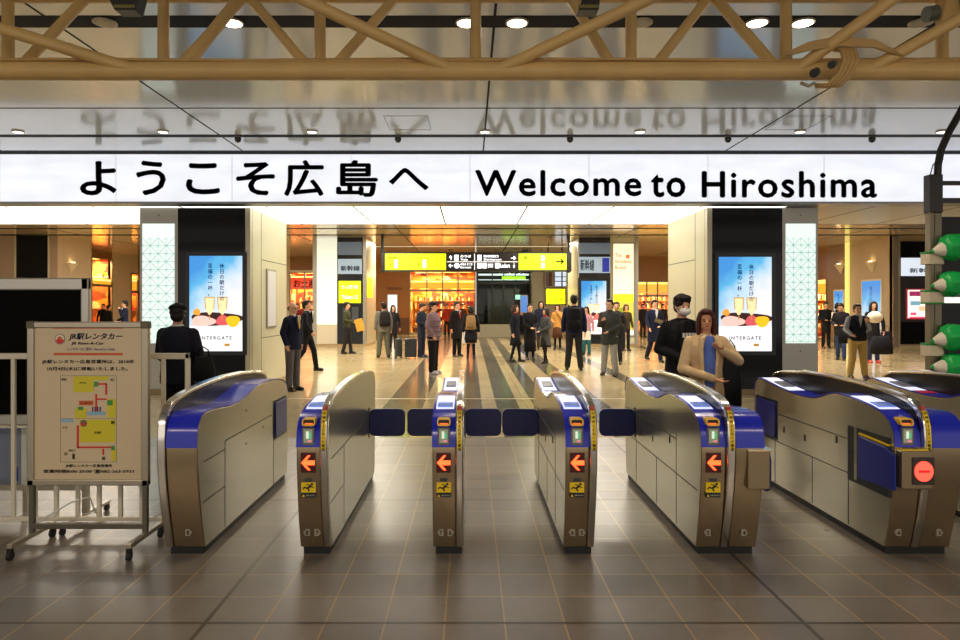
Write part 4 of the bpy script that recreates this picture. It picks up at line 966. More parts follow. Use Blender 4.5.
# cable loop and clamps at the right
cl = thing('cable_loop', 'looped bundle of ochre cables hanging from the truss chord above the word Hiroshima', 'cable', (wx(838,5.05), D(5.05), zb))
lp = MB()
for k in range(4):
    dx = .0+.028*k
    lp.tube([(dx-.0,.05,.12),(dx+.01,-.03,.08),(dx+.005,-.07,.0),(dx-.03,-.06,-.09),(dx-.08,-.02,-.15),(dx-.14,.03,-.14)],.016,8)
lp.build('loop', M_cab, cl, smooth=True)
lp = MB()
for k in range(4): lp.tube([(-.35,.02,.07),(-.2,.0,.10+.014*k),(0,-.0,.13+.016*k),(.25,.0,.12+.012*k),(.45,.03,.07)],.012,8)
lp.build('bundle', M_cab, cl, smooth=True)
MB().tube([(-.16,-.02,-.06),(-.19,-.05,-.08)],.03,14).build('connector', mat('connector_grey', (60,66,62), .3), cl, smooth='auto')
MB().tube([(-.08,-.09,-.03),(-.11,-.12,-.05)],.026,14).build('connector', mat('connector_grey', (60,66,62), .3), cl, smooth='auto')
MB().tube([(-.16,.0,-.13),(-.2,.0,-.15),(-.24,.03,-.12)],.012,8).build('tail', mat('grey_tape', (170,158,140), .5), cl, smooth=True)
# small boxes
for px, lab in ((129,'small black floodlight box above the truss, near the left upright'),(587,'small black floodlight box above the truss, right of the middle')):
    t2 = thing('floodlight', lab, 'lamp', (wx(px,5.0), D(5.0), wz(15,5.0)+.01)); s = 1 if px < 300 else -.3
    MB().prismy([(-.07,0),(.07,0),(.10+.02*s,.2),(-.14*s-.03,.2)], -.06,.06).build('housing', mat('flood_black', (30,26,14), .4), t2, bevel=.008)
    MB().box(-.07,.07,-.066,-.06,.01,.03).build('edge', mat('flood_edge', (120,112,50), .4), t2)
    MB().box(-.015,.015,-.01,.02,.2,.36).build('bracket', mat('flood_black', (30,26,14), .4), t2)
t2 = thing('cctv_bracket', 'ochre bracket with grey round lamp at the right end of the truss', 'bracket', (wx(940,5.3), D(5.3), wz(20,5.3)))
MB().prismy([(-.02,-.05),(.2,-.02),(.2,.25),(.05,.25)], -.03,.03).build('arm_plate', M_tr, t2, bevel=.01)
MB().tube([(-.1,-.0,.04),(-.03,-.0,.05)],.055,18).build('lamp_head', mat('lamp_grey', (92,98,84), .3), t2, smooth='auto')
MB().tube([(.12,-.05,.1),(.2,-.05,.12)],.06,18).build('lamp_head', mat('lamp_grey', (92,98,84), .3), t2, smooth='auto')
# ============================================================ RIGHT EQUIPMENT RACK
RY = 7.4
t = thing('equipment_rack', 'tall metal rack post with black side panel and curved pipe', 'rack', (wx(934,RY), D(RY), 0)); c = t.location.x
R_ = lambda px: wx(px,RY)-c
Rz = lambda py: wz(py,RY)
M_post = mat('post_grey', (128,118,98), .4, metal=.5); M_pd = mat('post_dark', (40,38,36), .4)
MB().box(R_(927.5),R_(932),-.04,.04,0,Rz(213)).box(R_(933),R_(940),-.03,.05,0,Rz(213)).build('lower_post', M_post, t, bevel=.006)
MB().box(R_(927),R_(940),-.045,.055,Rz(213),Rz(175)).build('upper_post', M_pd, t, bevel=.006)
pp = MB(); pp.tube([(R_(937),0,Rz(190)),(R_(938),0,Rz(165)),(R_(941),0,Rz(150)),(R_(949),0,Rz(132)),(R_(957),0,Rz(118)),(R_(975),0,Rz(85)),(R_(990),0,Rz(60))],.034,14); pp.build('curved_pipe', M_pd, t, smooth=True)
MB().tube([(R_(928),-.03,Rz(176)),(R_(931),-.03,Rz(165)),(R_(941),-.03,Rz(160))],.006,6).build('cable', M_pd, t, smooth=True)
MB().box(R_(938),R_(1010),-.01,.03,Rz(185),Rz(181)).box(R_(938),R_(1010),-.01,.03,Rz(203),Rz(198)).build('cross_bar', M_pd, t)
MB().box(R_(941),R_(1040),.06,.1,Rz(396),Rz(216)).build('side_panel', mat('rack_black', (10,10,12), .5), t)
MB().box(R_(940),R_(1040),.05,.06,Rz(303),Rz(297)).build('white_strip', emis('rack_strip', (225,228,220), .8), t)
each('leg', M_pd, t, [(R_(941),R_(945),.06,.1,0,Rz(396)),(R_(1036),R_(1040),.06,.1,0,Rz(396))])
for i, py in enumerate((259,297,350)):
    lab = 'pale band with green edge strapped round the rack post, %s' % ('topmost','middle one','lowest')[i]
    u = thing('strap_band', lab, 'strap', (t.location.x, t.location.y, Rz(py)), 0, 'green edged bands on the rack post')
    w_ = .075; pts = rnd(R_(923.5),R_(942),-.065,.07,.03)
    def band(z0,z1,m,nm,g=0):
        q = MB(); P = rnd(R_(923)-g,R_(941)+g,-.065-g,.058+g,.03); q.prismz(P,z0,z1); q.build(nm,m,u,bevel=.004)
    band(-.055,.05,mat('band_pale', (226,208,176), .5),'band'); band(.05,.07,mat('band_green', (20,150,60), .45),'edge',.003)
    if i == 1: band(-.07,-.055,mat('band_green', (20,150,60), .45),'edge',.003)
for i, (py, big, up) in enumerate(((242,1,-.25),(276,.95,-.12),(330,1,-.2),(362,1.05,.0))):
    lab = 'green padded cap with pale tapering tip beside the rack post, %s of four' % ('topmost','second from top','third from top','lowest')[i]
    u = thing('padded_cap', lab, 'padded cap', (wx(927,RY), D(RY)-.11, Rz(py+ (10 if up < -.1 else 4))), 0, 'green padded caps on the rack')
    u.rotation_euler = (0, up*.9, 0)
    def lat(prof, m, nm, n=8):
        q = MB(); vs = []
        for (x, r) in prof:
            for k in range(n):
                a_ = 2*PI*k/n+.3; vs.append((x*big, r*math.cos(a_)*.9*big, r*math.sin(a_)*big))
        fs = [tuple(range(n)), tuple(range((len(prof)-1)*n, len(prof)*n))]
        for j in range(len(prof)-1):
            for k in range(n): fs.append((j*n+k, j*n+(k+1)%n, (j+1)*n+(k+1)%n, (j+1)*n+k))
        q.add(vs, fs).build(nm, m, u, bevel=.012, smooth=True, seg=3)
    lat([(-.03,.014),(0,.035),(.10,.085)], mat('cap_pale', (246,232,210), .5), 'tip')
    lat([(-.035,.016),(-.01,.026),(.0,.012)], mat('cap_green', (24,186,84), .4), 'tip_ring')
    lat([(.075,.085),(.11,.125),(.18,.145),(.26,.125),(.33,.05)], mat('cap_green', (24,186,84), .4), 'green_pad', 7)
    lat([(.31,.05),(.45,.045)], mat('cap_pale', (246,232,210), .5), 'rear_sleeve')
# ============================================================ PEOPLE
SKIN = mat('skin', (226,172,138), .5); SKIN2 = mat('skin_warm', (214,152,114), .5)
M_eye = mat('eye_dark', (25,18,15), .3); M_lip = mat('lip', (176,92,84), .5)
def cloth(rgb, n=None): return mat('cloth_%d_%d_%d' % rgb, rgb, .8, spec=.2, noise=.12, nscale=14, bump=.25)
def hand(m, w, d, nrm, f, curl=.5):
    """palm and five fingers: w wrist, d along the hand, nrm palm normal"""
    d = Vector(d).normalized(); nrm = Vector(nrm); nrm = (nrm-d*nrm.dot(d)).normalized(); s = d.cross(nrm)
    w = Vector(w)
    M = Matrix((s, d, nrm)).transposed()
    m.ell(w+d*.05*f, (.040*f,.055*f,.018*f), 12, 6, M)
    for i, (o, L) in enumerate(((-.029,.066),(-.010,.078),(.010,.072),(.028,.056))):
        a = w+d*.085*f+s*o*f; b = a+(d*.5+nrm*curl*.3)*L*f; c = b+(d*.35+nrm*curl*.8)*L*.6*f
        m.tube([a-d*.02*f, a, b, c], [.010*f,.0095*f,.009*f,.007*f], 7)
    a = w+d*.025*f-s*.03*f; b = a+(d*.6-s*.7+nrm*.3)*.035*f; c = b+(d*.9-s*.1+nrm*.4)*.03*f
    m.tube([a+s*.01*f, a, b, c], [.013*f,.012*f,.010*f,.008*f], 7)
ARMS = {'down': ((.235,.03,1.13),(.25,-.03,.88)), 'phone': ((.225,-.04,1.13),(.09,-.25,1.24)), 'hold': ((.23,.0,1.12),(.11,-.24,1.06)),
    'pocket': ((.255,.05,1.14),(.20,-.06,.93)), 'face': ((.22,-.12,1.16),(.07,-.17,1.40)), 'front': ((.235,-.01,1.12),(.04,-.23,1.0)), 'back': ((.235,.1,1.14),(.24,.2,.92)), 'fwd': ((.235,-.04,1.14),(.24,-.20,.96)), 'strap': ((.24,-.03,1.14),(.12,-.14,1.34))}
LEGS = {'stand': (((.09,0,.49),(.10,.01,.08)),((-.09,0,.49),(-.10,.01,.08))), 'walk': (((.09,-.14,.50),(.09,-.20,.085)),((-.09,.06,.50),(-.09,.32,.13))),
    'walk2': (((.09,.05,.50),(.09,.26,.12)),((-.09,-.12,.50),(-.09,-.20,.085))), 'wide': (((.11,-.03,.49),(.15,-.02,.08)),((-.11,0,.49),(-.15,.04,.08))), 'step': (((.09,-.06,.49),(.10,-.10,.08)),((-.09,.0,.49),(-.10,.10,.09)))}
def person(label, px, Y, h, face, top, bottom, armL='down', armR='down', legs='stand', hair='short', hairc=(26,20,18), coat=.82, flare=1.0, skirt=None, shirt=None, tie=None, mask=False, cap=None, shoes=(22,20,20), skin=None, vox=.014, head=0, tilt=0, tilts=0, group=None, build=1.0, sleeves=None, scarf=None, glasses=False, bodylean=0, collar=None, openf=None, feet=True, lens=None, puffy=False):
    x = wx(px, Y) if lens is None else lens
    f = h/1.72
    t = thing('person', label, 'person', (x, D(Y), 0), math.radians(face))
    S = Matrix.Scale(f, 4)
    if bodylean: S = Matrix.Rotation(math.radians(bodylean), 4, 'X') @ S
    bd = build
    def mir(p, s): return (p[0]*s, p[1], p[2])
    AL = ARMS[armL] if isinstance(armL, str) else armL; AR = ARMS[armR] if isinstance(armR, str) else armR
    shz = 1.368; shx = .158*(1+(bd-1)*.7)
    arms = [(Vector((s*shx,0,shz)), Vector(mir(A[0],s)), Vector(mir(A[1],s)), s) for A, s in ((AL,1),(AR,-1))]
    LG = LEGS[legs]
    # head frame
    HM = Matrix.Translation((0,-.0,1.47)) @ Matrix.Rotation(math.radians(head),4,'Z') @ Matrix.Rotation(math.radians(tilt),4,'X') @ Matrix.Rotation(math.radians(tilts),4,'Y') @ Matrix.Translation((0,0,-1.47))
    b = MB()
    hd = MB()
    hd.ell((0,.012,1.615),(.073,.092,.100),18,12); hd.ell((0,-.028,1.555),(.056,.062,.066),16,10); hd.ell((0,-.06,1.515),(.03,.03,.022),12,8)
    hd.ell((0,-.094,1.583),(.011,.016,.022),10,6); hd.ell((0,-.103,1.572),(.015,.013,.010),10,6)
    for s in (-1,1):
        hd.ell((s*.074,.012,1.59),(.010,.020,.030),10,6); hd.ell((s*.030,-.068,1.572),(.022,.018,.022),10,6)
    hd.ell((0,-.082,1.538),(.022,.010,.008),10,6)
    hd.xf(HM); b.add(hd.v, hd.f)
    b.cap((0,.02,1.40),(0,.0,1.54),.055,.052,12)
    b.rings([(0,0,.86,.145*bd,.095*bd),(0,0,.95,.15*bd,.10*bd),(0,0,1.08,.125*bd,.085*bd),(0,0,1.25,.15*bd,.10*bd),(0,0,1.36,.155*bd,.09*bd),(0,.005,1.42,.10*bd,.065*bd),(0,.01,1.45,.05,.05)],18)
    for sh, el, wr, s in arms:
        b.cap(sh, el, .048, .038, 10); b.cap(el, wr, .038, .026, 10)
        d = (wr-el).normalized(); nrm = Vector((-s,0,0)) if abs(d.z) > .7 else Vector((0,0,1)) if d.y < -.5 else Vector((0,.6,.3))
        hand(b, wr, d, nrm, 1.0)
    for (kn, an), s in zip(LG, (1,-1)):
        hp = Vector((s*.085,0,.90)); b.cap(hp, kn, .075, .052, 12); b.cap(kn, an, .052, .036, 10)
        b.cap((an[0],an[1]+.01,.05),(an[0]+s*.015,an[1]-.15,.035),.035,.028,8)
    b.xf(S).build('body', skin or SKIN, t, remesh=vox*.75, sm=1)
    # top
    c = MB(); g = .022 + (.02 if puffy else 0); hem = coat
    rg = [(0,0,hem,(.168+.0)*bd*flare,(.118)*bd*flare)]
    if hem < .8: rg.append((0,0,.86,.168*bd*(1+(flare-1)*.3),.12*bd*(1+(flare-1)*.3)))
    rg += [(0,0,.97,.160*bd,.115*bd),(0,0,1.10,.148*bd+g*.4,.108*bd+g*.4),(0,0,1.24,.166*bd+g*.4,.120*bd+g*.4),(0,.004,1.34,.178*bd+g*.4,.112*bd),(0,.008,1.40,.150*bd,.092*bd),(0,.012,1.445,.085,.074),(0,.012,1.465,.066,.062)]
    c.rings(rg, 20)
    sl = [c, MB()][1 if sleeves else 0]
    for sh, el, wr, s in arms:
        dd = (wr-el).normalized(); w2 = wr-dd*.01
        k = 1+(bd-1)*.45; r0 = (.056+g*.4)*k
        sl.cap(sh, el, r0, (.046+g*.3)*k, 12); sl.cap(el, w2, (.046+g*.3)*k, .038+g*.25, 12)
        c.cap((s*.05,.01,1.425), sh+Vector((0,0,-.004)), .045, r0*.9, 12)
    if hair == 'hood': c.ell((0,.09,1.44),(.10,.06,.07),14,8)
    c.xf(S).build('jacket' if coat > .7 else 'coat', cloth(top), t, remesh=vox, sm=2)
    if sleeves: sl.xf(S).build('sleeves', cloth(sleeves), t, remesh=vox, sm=2)
    if puffy:
        q = MB()
        for z in (.9,1.02,1.14,1.26): q.rings([(0,0,z-.012,.19*bd,.138*bd),(0,0,z,.198*bd,.146*bd),(0,0,z+.012,.19*bd,.138*bd)],20)
        q.xf(S).build('quilting', cloth(tuple(int(v*.93) for v in top)), t, smooth=True)
    # bottom
    p = MB()
    if skirt:
        z0 = skirt
        p.rings([(0,0,z0,.20,.17),(0,0,(z0+.95)/2,.178,.14),(0,0,.95,.15,.11),(0,0,1.02,.135,.10)],20)
        p.xf(S).build('skirt', cloth(bottom), t, smooth=True)
        q = MB()
        for (kn, an), s in zip(LG, (1,-1)): q.cap(kn, an, .055, .040, 12)
        q.xf(S).build('stockings', cloth((28,26,30)), t, remesh=vox*.8, sm=1)
    else:
        p.rings([(0,0,.80,.135*bd,.10*bd),(0,0,.93,.158*bd,.112*bd),(0,0,1.03,.145*bd,.10*bd)],18)
        for (kn, an), s in zip(LG, (1,-1)):
            p.cap((s*.082*bd,0,.88), kn, .088*bd, .068*bd, 14); p.cap(kn, (an[0],an[1],an[2]+.01), .068*bd, .058*bd, 14)
        p.xf(S).build('trousers', cloth(bottom), t, remesh=vox, sm=2)
    if feet:
        for (kn, an), s in zip(LG, (1,-1)):
            q = MB(); z = max(0,an[2]-.085)
            q.ell((an[0]+s*.006,an[1]-.055,.042+z),(.047,.135,.045),14,8); q.ell((an[0],an[1]+.02,.07+z),(.044,.055,.05),12,8)
            q.box(an[0]+s*.006-.04,an[0]+s*.006+.04,an[1]-.17,an[1]+.065,.002+z,.02+z)
            q.xf(S).build('shoe', mat('shoe_%d_%d_%d' % shoes, shoes, .4), t, remesh=.011, sm=1)
    # hair
    q = MB()
    if hair in ('short','long','bob','hood'):
        q.ell((0,.030,1.632),(.086,.098,.098),18,12); q.ell((0,.055,1.575),(.078,.066,.075),14,8); q.ell((0,-.03,1.690),(.066,.062,.034),14,8)
        q.ell((.078,.015,1.615),(.014,.030,.035),8,6); q.ell((-.078,.015,1.615),(.014,.030,.035),8,6)
    if hair == 'messy':
        q.ell((0,.030,1.638),(.093,.102,.10),18,12); q.ell((0,.055,1.58),(.08,.066,.075),14,8); q.ell((0,-.035,1.690),(.08,.065,.040),14,8)
        rr = random.Random(3)
        for i in range(16):
            a = rr.uniform(0,2*PI); q.ell((.08*math.cos(a),.02+.08*math.sin(a),1.66+rr.uniform(-.03,.04)),(.025,.025,.03),8,5)
    if hair in ('long','bob'):
        z = 1.33 if hair == 'long' else 1.47
        q.rings([(0,.065,z,.07,.035),(0,.07,(z+1.6)/2,.098,.058),(0,.05,1.60,.098,.075),(0,.03,1.66,.08,.07)],16)
        for s in (-1,1): q.rings([(s*.075,-.005,z+.03,.018,.03),(s*.082,-.012,1.53,.026,.045),(s*.078,-.015,1.62,.024,.05),(s*.05,-.02,1.69,.03,.04)],10)
    if hair == 'bun':
        q.ell((0,.030,1.632),(.084,.095,.096),18,12); q.ell((0,.055,1.575),(.076,.066,.075),14,8); q.ell((0,.12,1.64),(.045,.04,.045),12,8); q.ell((0,-.03,1.69),(.066,.058,.03),14,8)
    if hair == 'bald':
        for s in (-1,1): q.ell((s*.066,.035,1.60),(.016,.05,.035),12,8)
        q.ell((0,.085,1.585),(.062,.026,.042),14,8)
    if q.v: q.xf(S @ HM).build('hair', mat('hair_%d_%d_%d' % hairc, hairc, .55, spec=.35, noise=.15, nscale=30), t, remesh=.010, sm=1)
    if cap:
        q = MB(); q.ell((0,.012,1.665),(.102,.112,.052),20,10); q.ell((0,-.06,1.645),(.075,.075,.014),16,6); q.ell((0,.02,1.64),(.088,.10,.03),18,8)
        q.xf(S @ HM).build('cap', cloth(cap), t, remesh=.010, sm=1)
    # face details
    q = MB()
    for s in (-1,1): q.ell((s*.030,-.086,1.592),(.013,.008,.0075),10,6); q.ell((s*.031,-.087,1.612),(.019,.008,.004),10,6)
    q.xf(S @ HM).build('eyes', M_eye, t, smooth=True)
    if mask:
        q = MB(); q.ell((0,-.066,1.548),(.062,.052,.050),18,10); q.xf(S @ HM).build('face_mask', mat('mask_white', (236,232,226), .7), t, smooth=True)
        q = MB()
        for s in (-1,1):
            for dz in (.03,-.03): q.tube([(s*.056,-.07,1.55+dz),(s*.078,-.02,1.575+dz*.4),(s*.078,.02,1.585)],.003,6)
        q.xf(S @ HM).build('mask_loop', mat('mask_white', (236,232,226), .7), t)
    else:
        q = MB(); q.ell((0,-.092,1.5385),(.021,.007,.0065),10,6); q.xf(S @ HM).build('mouth', M_lip, t, smooth=True)
    if glasses:
        q = MB()
        for s in (-1,1):
            P = [(s*.031+.022*math.cos(i*PI/6),-.102,1.59+.016*math.sin(i*PI/6)) for i in range(13)]; q.tube(P,.003,5); q.tube([(s*.053,-.10,1.595),(s*.078,.01,1.60)],.003,5)
        q.xf(S @ HM).build('glasses', M_eye, t)
    if shirt:
        q = MB(); q.prismy([(-.038,1.455),(.038,1.455),(.045,1.40),(0,1.18),(-.045,1.40)], -.128*bd-.012,-.06)
        q.ell((0,.008,1.458),(.066,.066,.026),16,6)
        q.xf(S).build('shirt', cloth(shirt), t, bevel=.004)
        lp = MB()
        for s in (-1,1): lp.prismy([(s*.035,1.455),(s*.085,1.42),(s*.075,1.33),(s*.012,1.16),(s*.002,1.18),(s*.045,1.38)], -.138*bd-.008,-.10)
        lp.xf(S).build('lapel', cloth(tuple(min(255,int(v*1.15)+4) for v in top)), t, bevel=.003)
    if tie:
        q = MB(); q.prismy([(-.014,1.44),(.014,1.44),(.022,1.24),(0,1.19),(-.022,1.24)], -.142*bd-.01,-.12); q.xf(S).build('tie', cloth(tie), t, bevel=.003)
    if openf:                            # strip of inner clothing in an open coat
        yf = -.150*bd; q = MB(); q.prismy([(-.028,1.44),(.028,1.44),(.055,1.38),(.062,1.2),(.055,1.0),(.045,.9),(-.045,.9),(-.055,1.0),(-.062,1.2),(-.055,1.38)], yf, -.05); q.xf(S).build('inner_top', cloth(openf), t, bevel=.012, smooth=True)
        for sd in (-1,1):
            q = MB(); q.prismy([(sd*.030,1.45),(sd*.085,1.42),(sd*.105,1.3),(sd*.085,1.1),(sd*.075,.86),(sd*.05,.86),(sd*.058,1.1),(sd*.066,1.3),(sd*.052,1.39)], yf-.012, -.07); q.xf(S).build('lapel', cloth(tuple(min(255,int(v*1.06)+3) for v in top)), t, bevel=.008, smooth=True)
    if scarf:
        q = MB(); q.ell((0,.0,1.455),(.088,.088,.036),18,8); q.xf(S).build('scarf', cloth(scarf), t, smooth=True)
    if collar:
        q = MB(); q.ell((0,.010,1.460),(.074,.072,.028),16,6); q.xf(S).build('collar', cloth(collar), t, smooth=True)
    return t
def at_person(t, p, f=1):
    return t.matrix_basis @ Vector(p)
def backpack(t, label, rgb, f=1, w=.15, h=.21, z=1.18):
    M = Matrix.LocRotScale(t.location, t.rotation_euler, None)
    pos = M @ Vector((0,.20*f,(z-h)*f))
    u = thing('backpack', label, 'backpack', pos, t.rotation_euler.z)
    q = MB(); q.rings([(0,0,.0,w*.85,.06),(0,0,.03,w,.085),(0,0,h*1.2,w,.085),(0,0,h*1.8,w*.85,.075),(0,0,h*2,w*.5,.05)],18); q.xf(Matrix.Scale(f,4)).build('bag_body', cloth(rgb), u, smooth=True)
    q = MB(); q.rings([(0,.075,.04,w*.7,.03),(0,.08,h*.9,w*.7,.03)],14); q.xf(Matrix.Scale(f,4)).build('front_pocket', cloth(tuple(max(0,int(v*.85)) for v in rgb)), u, smooth=True)
    q = MB()
    for s in (-1,1): q.tube([(s*.10,-.06,h*1.85),(s*.12,-.14,h*2+.05),(s*.13,-.30,h*2-.02),(s*.14,-.355,h*1.2),(s*.16,-.22,h*.5),(s*.13,-.06,h*.3)],.014,8)
    q.tube([(-.04,0,h*2-.01),(0,0,h*2+.04),(.04,0,h*2-.01)],.008,6)
    q.xf(Matrix.Scale(f,4)).build('strap', cloth(tuple(max(0,int(v*.7)) for v in rgb)), u, smooth=True)
    return u
def bag(label, x, d, z, w, h, dp, rgb, name='handbag', cat='bag', soft=True, rz=0, handle=True):
    u = thing(name, label, cat, (x, d, z), rz)
    q = MB(); k = .9 if soft else 1
    q.rings([(0,0,0,w*.46,dp*.42),(0,0,.02,w*.5,dp*.5),(0,0,h*.5,w*.5,dp*.5),(0,0,h*.95,w*.42*k,dp*.28),(0,0,h,w*.38*k,dp*.2)],20) if soft else q.box(-w/2,w/2,-dp/2,dp/2,0,h)
    q.build('bag_body', cloth(rgb), u, smooth=soft, bevel=0 if soft else .004)
    if handle:
        q = MB(); q.tube([(-w*.25,0,h*.95),(-w*.2,0,h*1.25),(0,0,h*1.38),(w*.2,0,h*1.25),(w*.25,0,h*.95)],.008,6); q.build('handle', cloth(tuple(max(0,int(v*.8)) for v in rgb)), u, smooth=True)
    return u
def suitcase(label, x, d, w, h, dp, rgb, rz=0):
    u = thing('suitcase', label, 'suitcase', (x, d, 0), rz, 'suitcases beside the man with grey backpack')
    MB().box(-w/2,w/2,-dp/2,dp/2,.05,h).build('shell', mat('case_%d_%d_%d' % rgb, rgb, .35), u, bevel=.04, seg=3, smooth='auto')
    q = MB()
    for i in range(5): q.box(-w*.35+i*w*.17,-w*.35+i*w*.17+.015,-dp/2-.006,dp/2+.006,.1,h-.06)
    q.build('ridge', mat('case_ridge', (40,42,48), .35), u)
    for sx in (-1,1):
        for sy in (-1,1): MB().prismx([(sy*dp*.35+.025*math.cos(i*PI/6),.025+.025*math.sin(i*PI/6)) for i in range(12)], sx*w*.38-.012, sx*w*.38+.012).build('wheel', M_kick, u)
    q = MB(); q.tube([(-.08,0,h-.01),(-.08,0,h+.05),(.08,0,h+.05),(.08,0,h-.01)],.01,8); q.build('handle', M_kick, u)
    return u
P = person
# --- near people
p1 = P('person in dark suit and black cap seen from behind, beyond the railing', 178, 8.0, 1.62, 168, (24,26,38), (18,19,26), armR=((.265,-.02,1.12),(.25,-.14,.93)), armL=((.265,-.04,1.12),(.20,-.18,.98)), legs='step', hair='short', cap=(14,14,16), coat=.80, build=1.28, head=28, collar=(232,230,226), vox=.010)
bag('black shoulder bag hanging at the elbow of the person in black cap', wx(207,7.9), D(7.8), .80, .24, .26, .12, (26,26,26), name='shoulder_bag')
V_ = P('person in black jacket wearing a white face mask, behind the person in beige coat', 682, 8.15, 1.71, 8, (24,24,28), (28,30,38), armL=((.28,-.02,1.12),(.18,-.22,1.02)), armR=((.25,.05,1.12),(.02,-.24,1.0)), hair='messy', mask=True, coat=.80, build=1.18, vox=.010, legs='walk', tilt=6, openf=(16,16,18), puffy=False)
W_ = P('person with long brown hair in beige coat over a blue top', 706, 7.2, 1.56, -6, (214,184,140), (60,56,60), armL=((.33,-.03,1.17),(.10,-.22,1.30)), armR=((.26,-.06,1.08),(-.02,-.27,1.0)), hair='long', hairc=(74,34,26), coat=.62, flare=1.12, openf=(96,122,200), vox=.010, legs='walk2', head=-8, skin=SKIN2, build=1.08)
g = MB(); r_ = random.Random(5)
for i in range(5): g.box(-.085+i*.036,-.085+i*.036+.024,-.196,-.180,1.25,1.30)
for i in range(3): g.box(-.07+i*.05,-.07+i*.05+.03,-.196,-.180,1.17,1.21)
g.build('chest_print', mat('print_white', (214,212,206), .6), V_)
bag('small black trolley bag behind the woman in beige coat, beside the gate', wx(734,7.5), D(7.6), .55, .22, .5, .16, (24,24,28), name='travel_bag')
# --- left group
P('balding person in navy blazer, grey trousers and yellow tie, at the column side', 293, 13.8, 1.66, 62, (22,28,52), (92,90,96), armL=((.24,.04,1.13),(.20,-.02,.90)), armR=((.24,.04,1.13),(.20,-.02,.90)), hair='bald', hairc=(90,84,80), shirt=(238,238,236), tie=(214,170,70), glasses=True, coat=.80, build=1.12)
P('person in black suit striding right, just behind the balding person', 307, 17.9, 1.72, 86, (24,24,30), (22,22,26), armL='back', armR='fwd', legs='walk', shirt=(240,240,240), coat=.84, build=1.05)
pD = P('person in dark green jacket with yellow paper before the ticket guide pillar', 347, 24.2, 1.70, 80, (62,66,44), (40,38,40), armL='hold', armR='hold', coat=.86, legs='step')
tag(MB().box(-.13,.13,-.02,.02,-.2,.2).xf(Matrix.Translation((wx(360,24.1),D(24.0),wz(325,24.1))) @ Matrix.Rotation(-.25,4,'Y')).build('paper_bag', mat('paper_yellow', (232,176,60), .6), None, bevel=.006), 'flat yellow orange paper bag held by the person in dark green jacket', 'paper bag')
pE = P('person in grey suit with black backpack standing by the suitcases', 383.5, 22.5, 1.69, 200, (118,116,108), (96,98,84), armL='down', armR='down', coat=.80, legs='wide', build=1.2)
backpack(pE, 'black and red backpack on the back of the person in grey suit', (40,36,38), 1, .17, .23)
P('person with long dark hair and dark coat behind the person in grey suit', 393, 25.5, 1.60, 20, (28,28,34), (30,30,34), hair='long', coat=.6)
suitcase('dark upright suitcase next to the grey trouser leg, left of the pair', wx(398.5,22.3), D(22.3), .21, .60, .20, (62,68,66), .35)
suitcase('black upright suitcase, right of the pair', wx(411,22.2), D(22.1), .36, .60, .24, (28,32,42), .1)
P('person in dark blue jacket looking down beside the black suitcase', 421.5, 22.7, 1.66, 60, (36,42,60), (40,50,70), armL='hold', armR='hold', coat=.82, tilt=18, shoes=(40,60,110))
P('person in puffy mauve grey jacket, dark cap and black trousers', 433.5, 17.2, 1.685, 72, (128,104,112), (20,20,24), armL='pocket', armR='pocket', coat=.80, build=1.28, hair='short', cap=(44,40,42), puffy=True, shoes=(190,186,190), hairc=(70,66,64))
P('person in long black coat and red tie, beside the tan backpack', 457, 23.0, 1.70, 40, (30,26,26), (24,24,26), armL='down', armR='down', coat=.56, flare=1.15, shirt=(240,238,234), tie=(190,40,40), build=1.1)
pJ = P('person in black dress coat and dark tights seen from behind with tan backpack', 471, 22.0, 1.58, 178, (28,28,36), (24,24,30), hair='bob', coat=.62, flare=1.25, skirt=.52, build=1.05)
backpack(pJ, 'small tan canvas backpack on the person in black dress coat', (156,124,84), .92, .16, .23)
bag('thin white carrier bag hanging beside the person in long black coat', wx(464,22.6), D(22.6), .42, .12, .42, .1, (232,230,226), name='carrier_bag')
# --- women group
P('person in long black coat with hand at face, left of the group', 515.5, 20.8, 1.60, 60, (22,24,38), (20,20,28), hair='bob', hairc=(52,28,22), armL='face', armR='down', coat=.50, flare=1.2, skirt=.5, legs='step', scarf=(110,24,40))
P('facing person in long black coat and wide skirt, hands joined', 530, 21.6, 1.63, 10, (22,22,26), (20,20,24), hair='bun', armL='front', armR='front', coat=.62, flare=1.2, skirt=.26)
P('person in dark blue coat behind the chatting group, under the small yellow board', 541, 26.6, 1.74, 0, (28,32,60), (60,50,44), hair='long', coat=.5, armL='strap', armR='down')
P('person in long grey coat with red scarf facing left in the chatting group', 545.5, 20.4, 1.52, -62, (72,74,76), (40,40,44), hair='bob', armL='front', armR='front', coat=.55, flare=1.2, skirt=.5, scarf=(170,40,50), legs='step')
P('person in camel coat holding a cup to the face, behind the chatting group', 557.5, 26.4, 1.62, -20, (196,144,74), (86,54,36), hair='bob', hairc=(60,30,20), armL='face', armR='hold', coat=.56, skirt=.46, scarf=(226,150,140))
pP = P('tall person in dark blue jacket seen from behind with black backpack', 574, 18.2, 1.86, 172, (26,32,66), (44,42,46), legs='wide', coat=.84, armL='down', armR='down', build=1.15)
backpack(pP, 'large black backpack on the tall person in dark blue jacket', (22,22,30), 1.08, .18, .25)
P('person in pink checked top half hidden behind the tall person with backpack', 586.5, 23.6, 1.55, -30, (206,150,166), (40,110,120), hair='bob', coat=.84, armL='down', armR='down')
bag('small white paper carrier bag held by the person in pink checked top', wx(586.5,23), D(23.0), .52, .24, .27, .1, (240,232,222), name='carrier_bag', soft=False)
pR = P('person in dark grey jacket and light grey trousers near the hall pillar', 609.5, 16.8, 1.73, -28, (58,60,60), (150,150,148), armL='front', armR='phone', coat=.70, flare=1.05, legs='wide', build=1.15, shoes=(40,40,40), collar=(40,42,44))
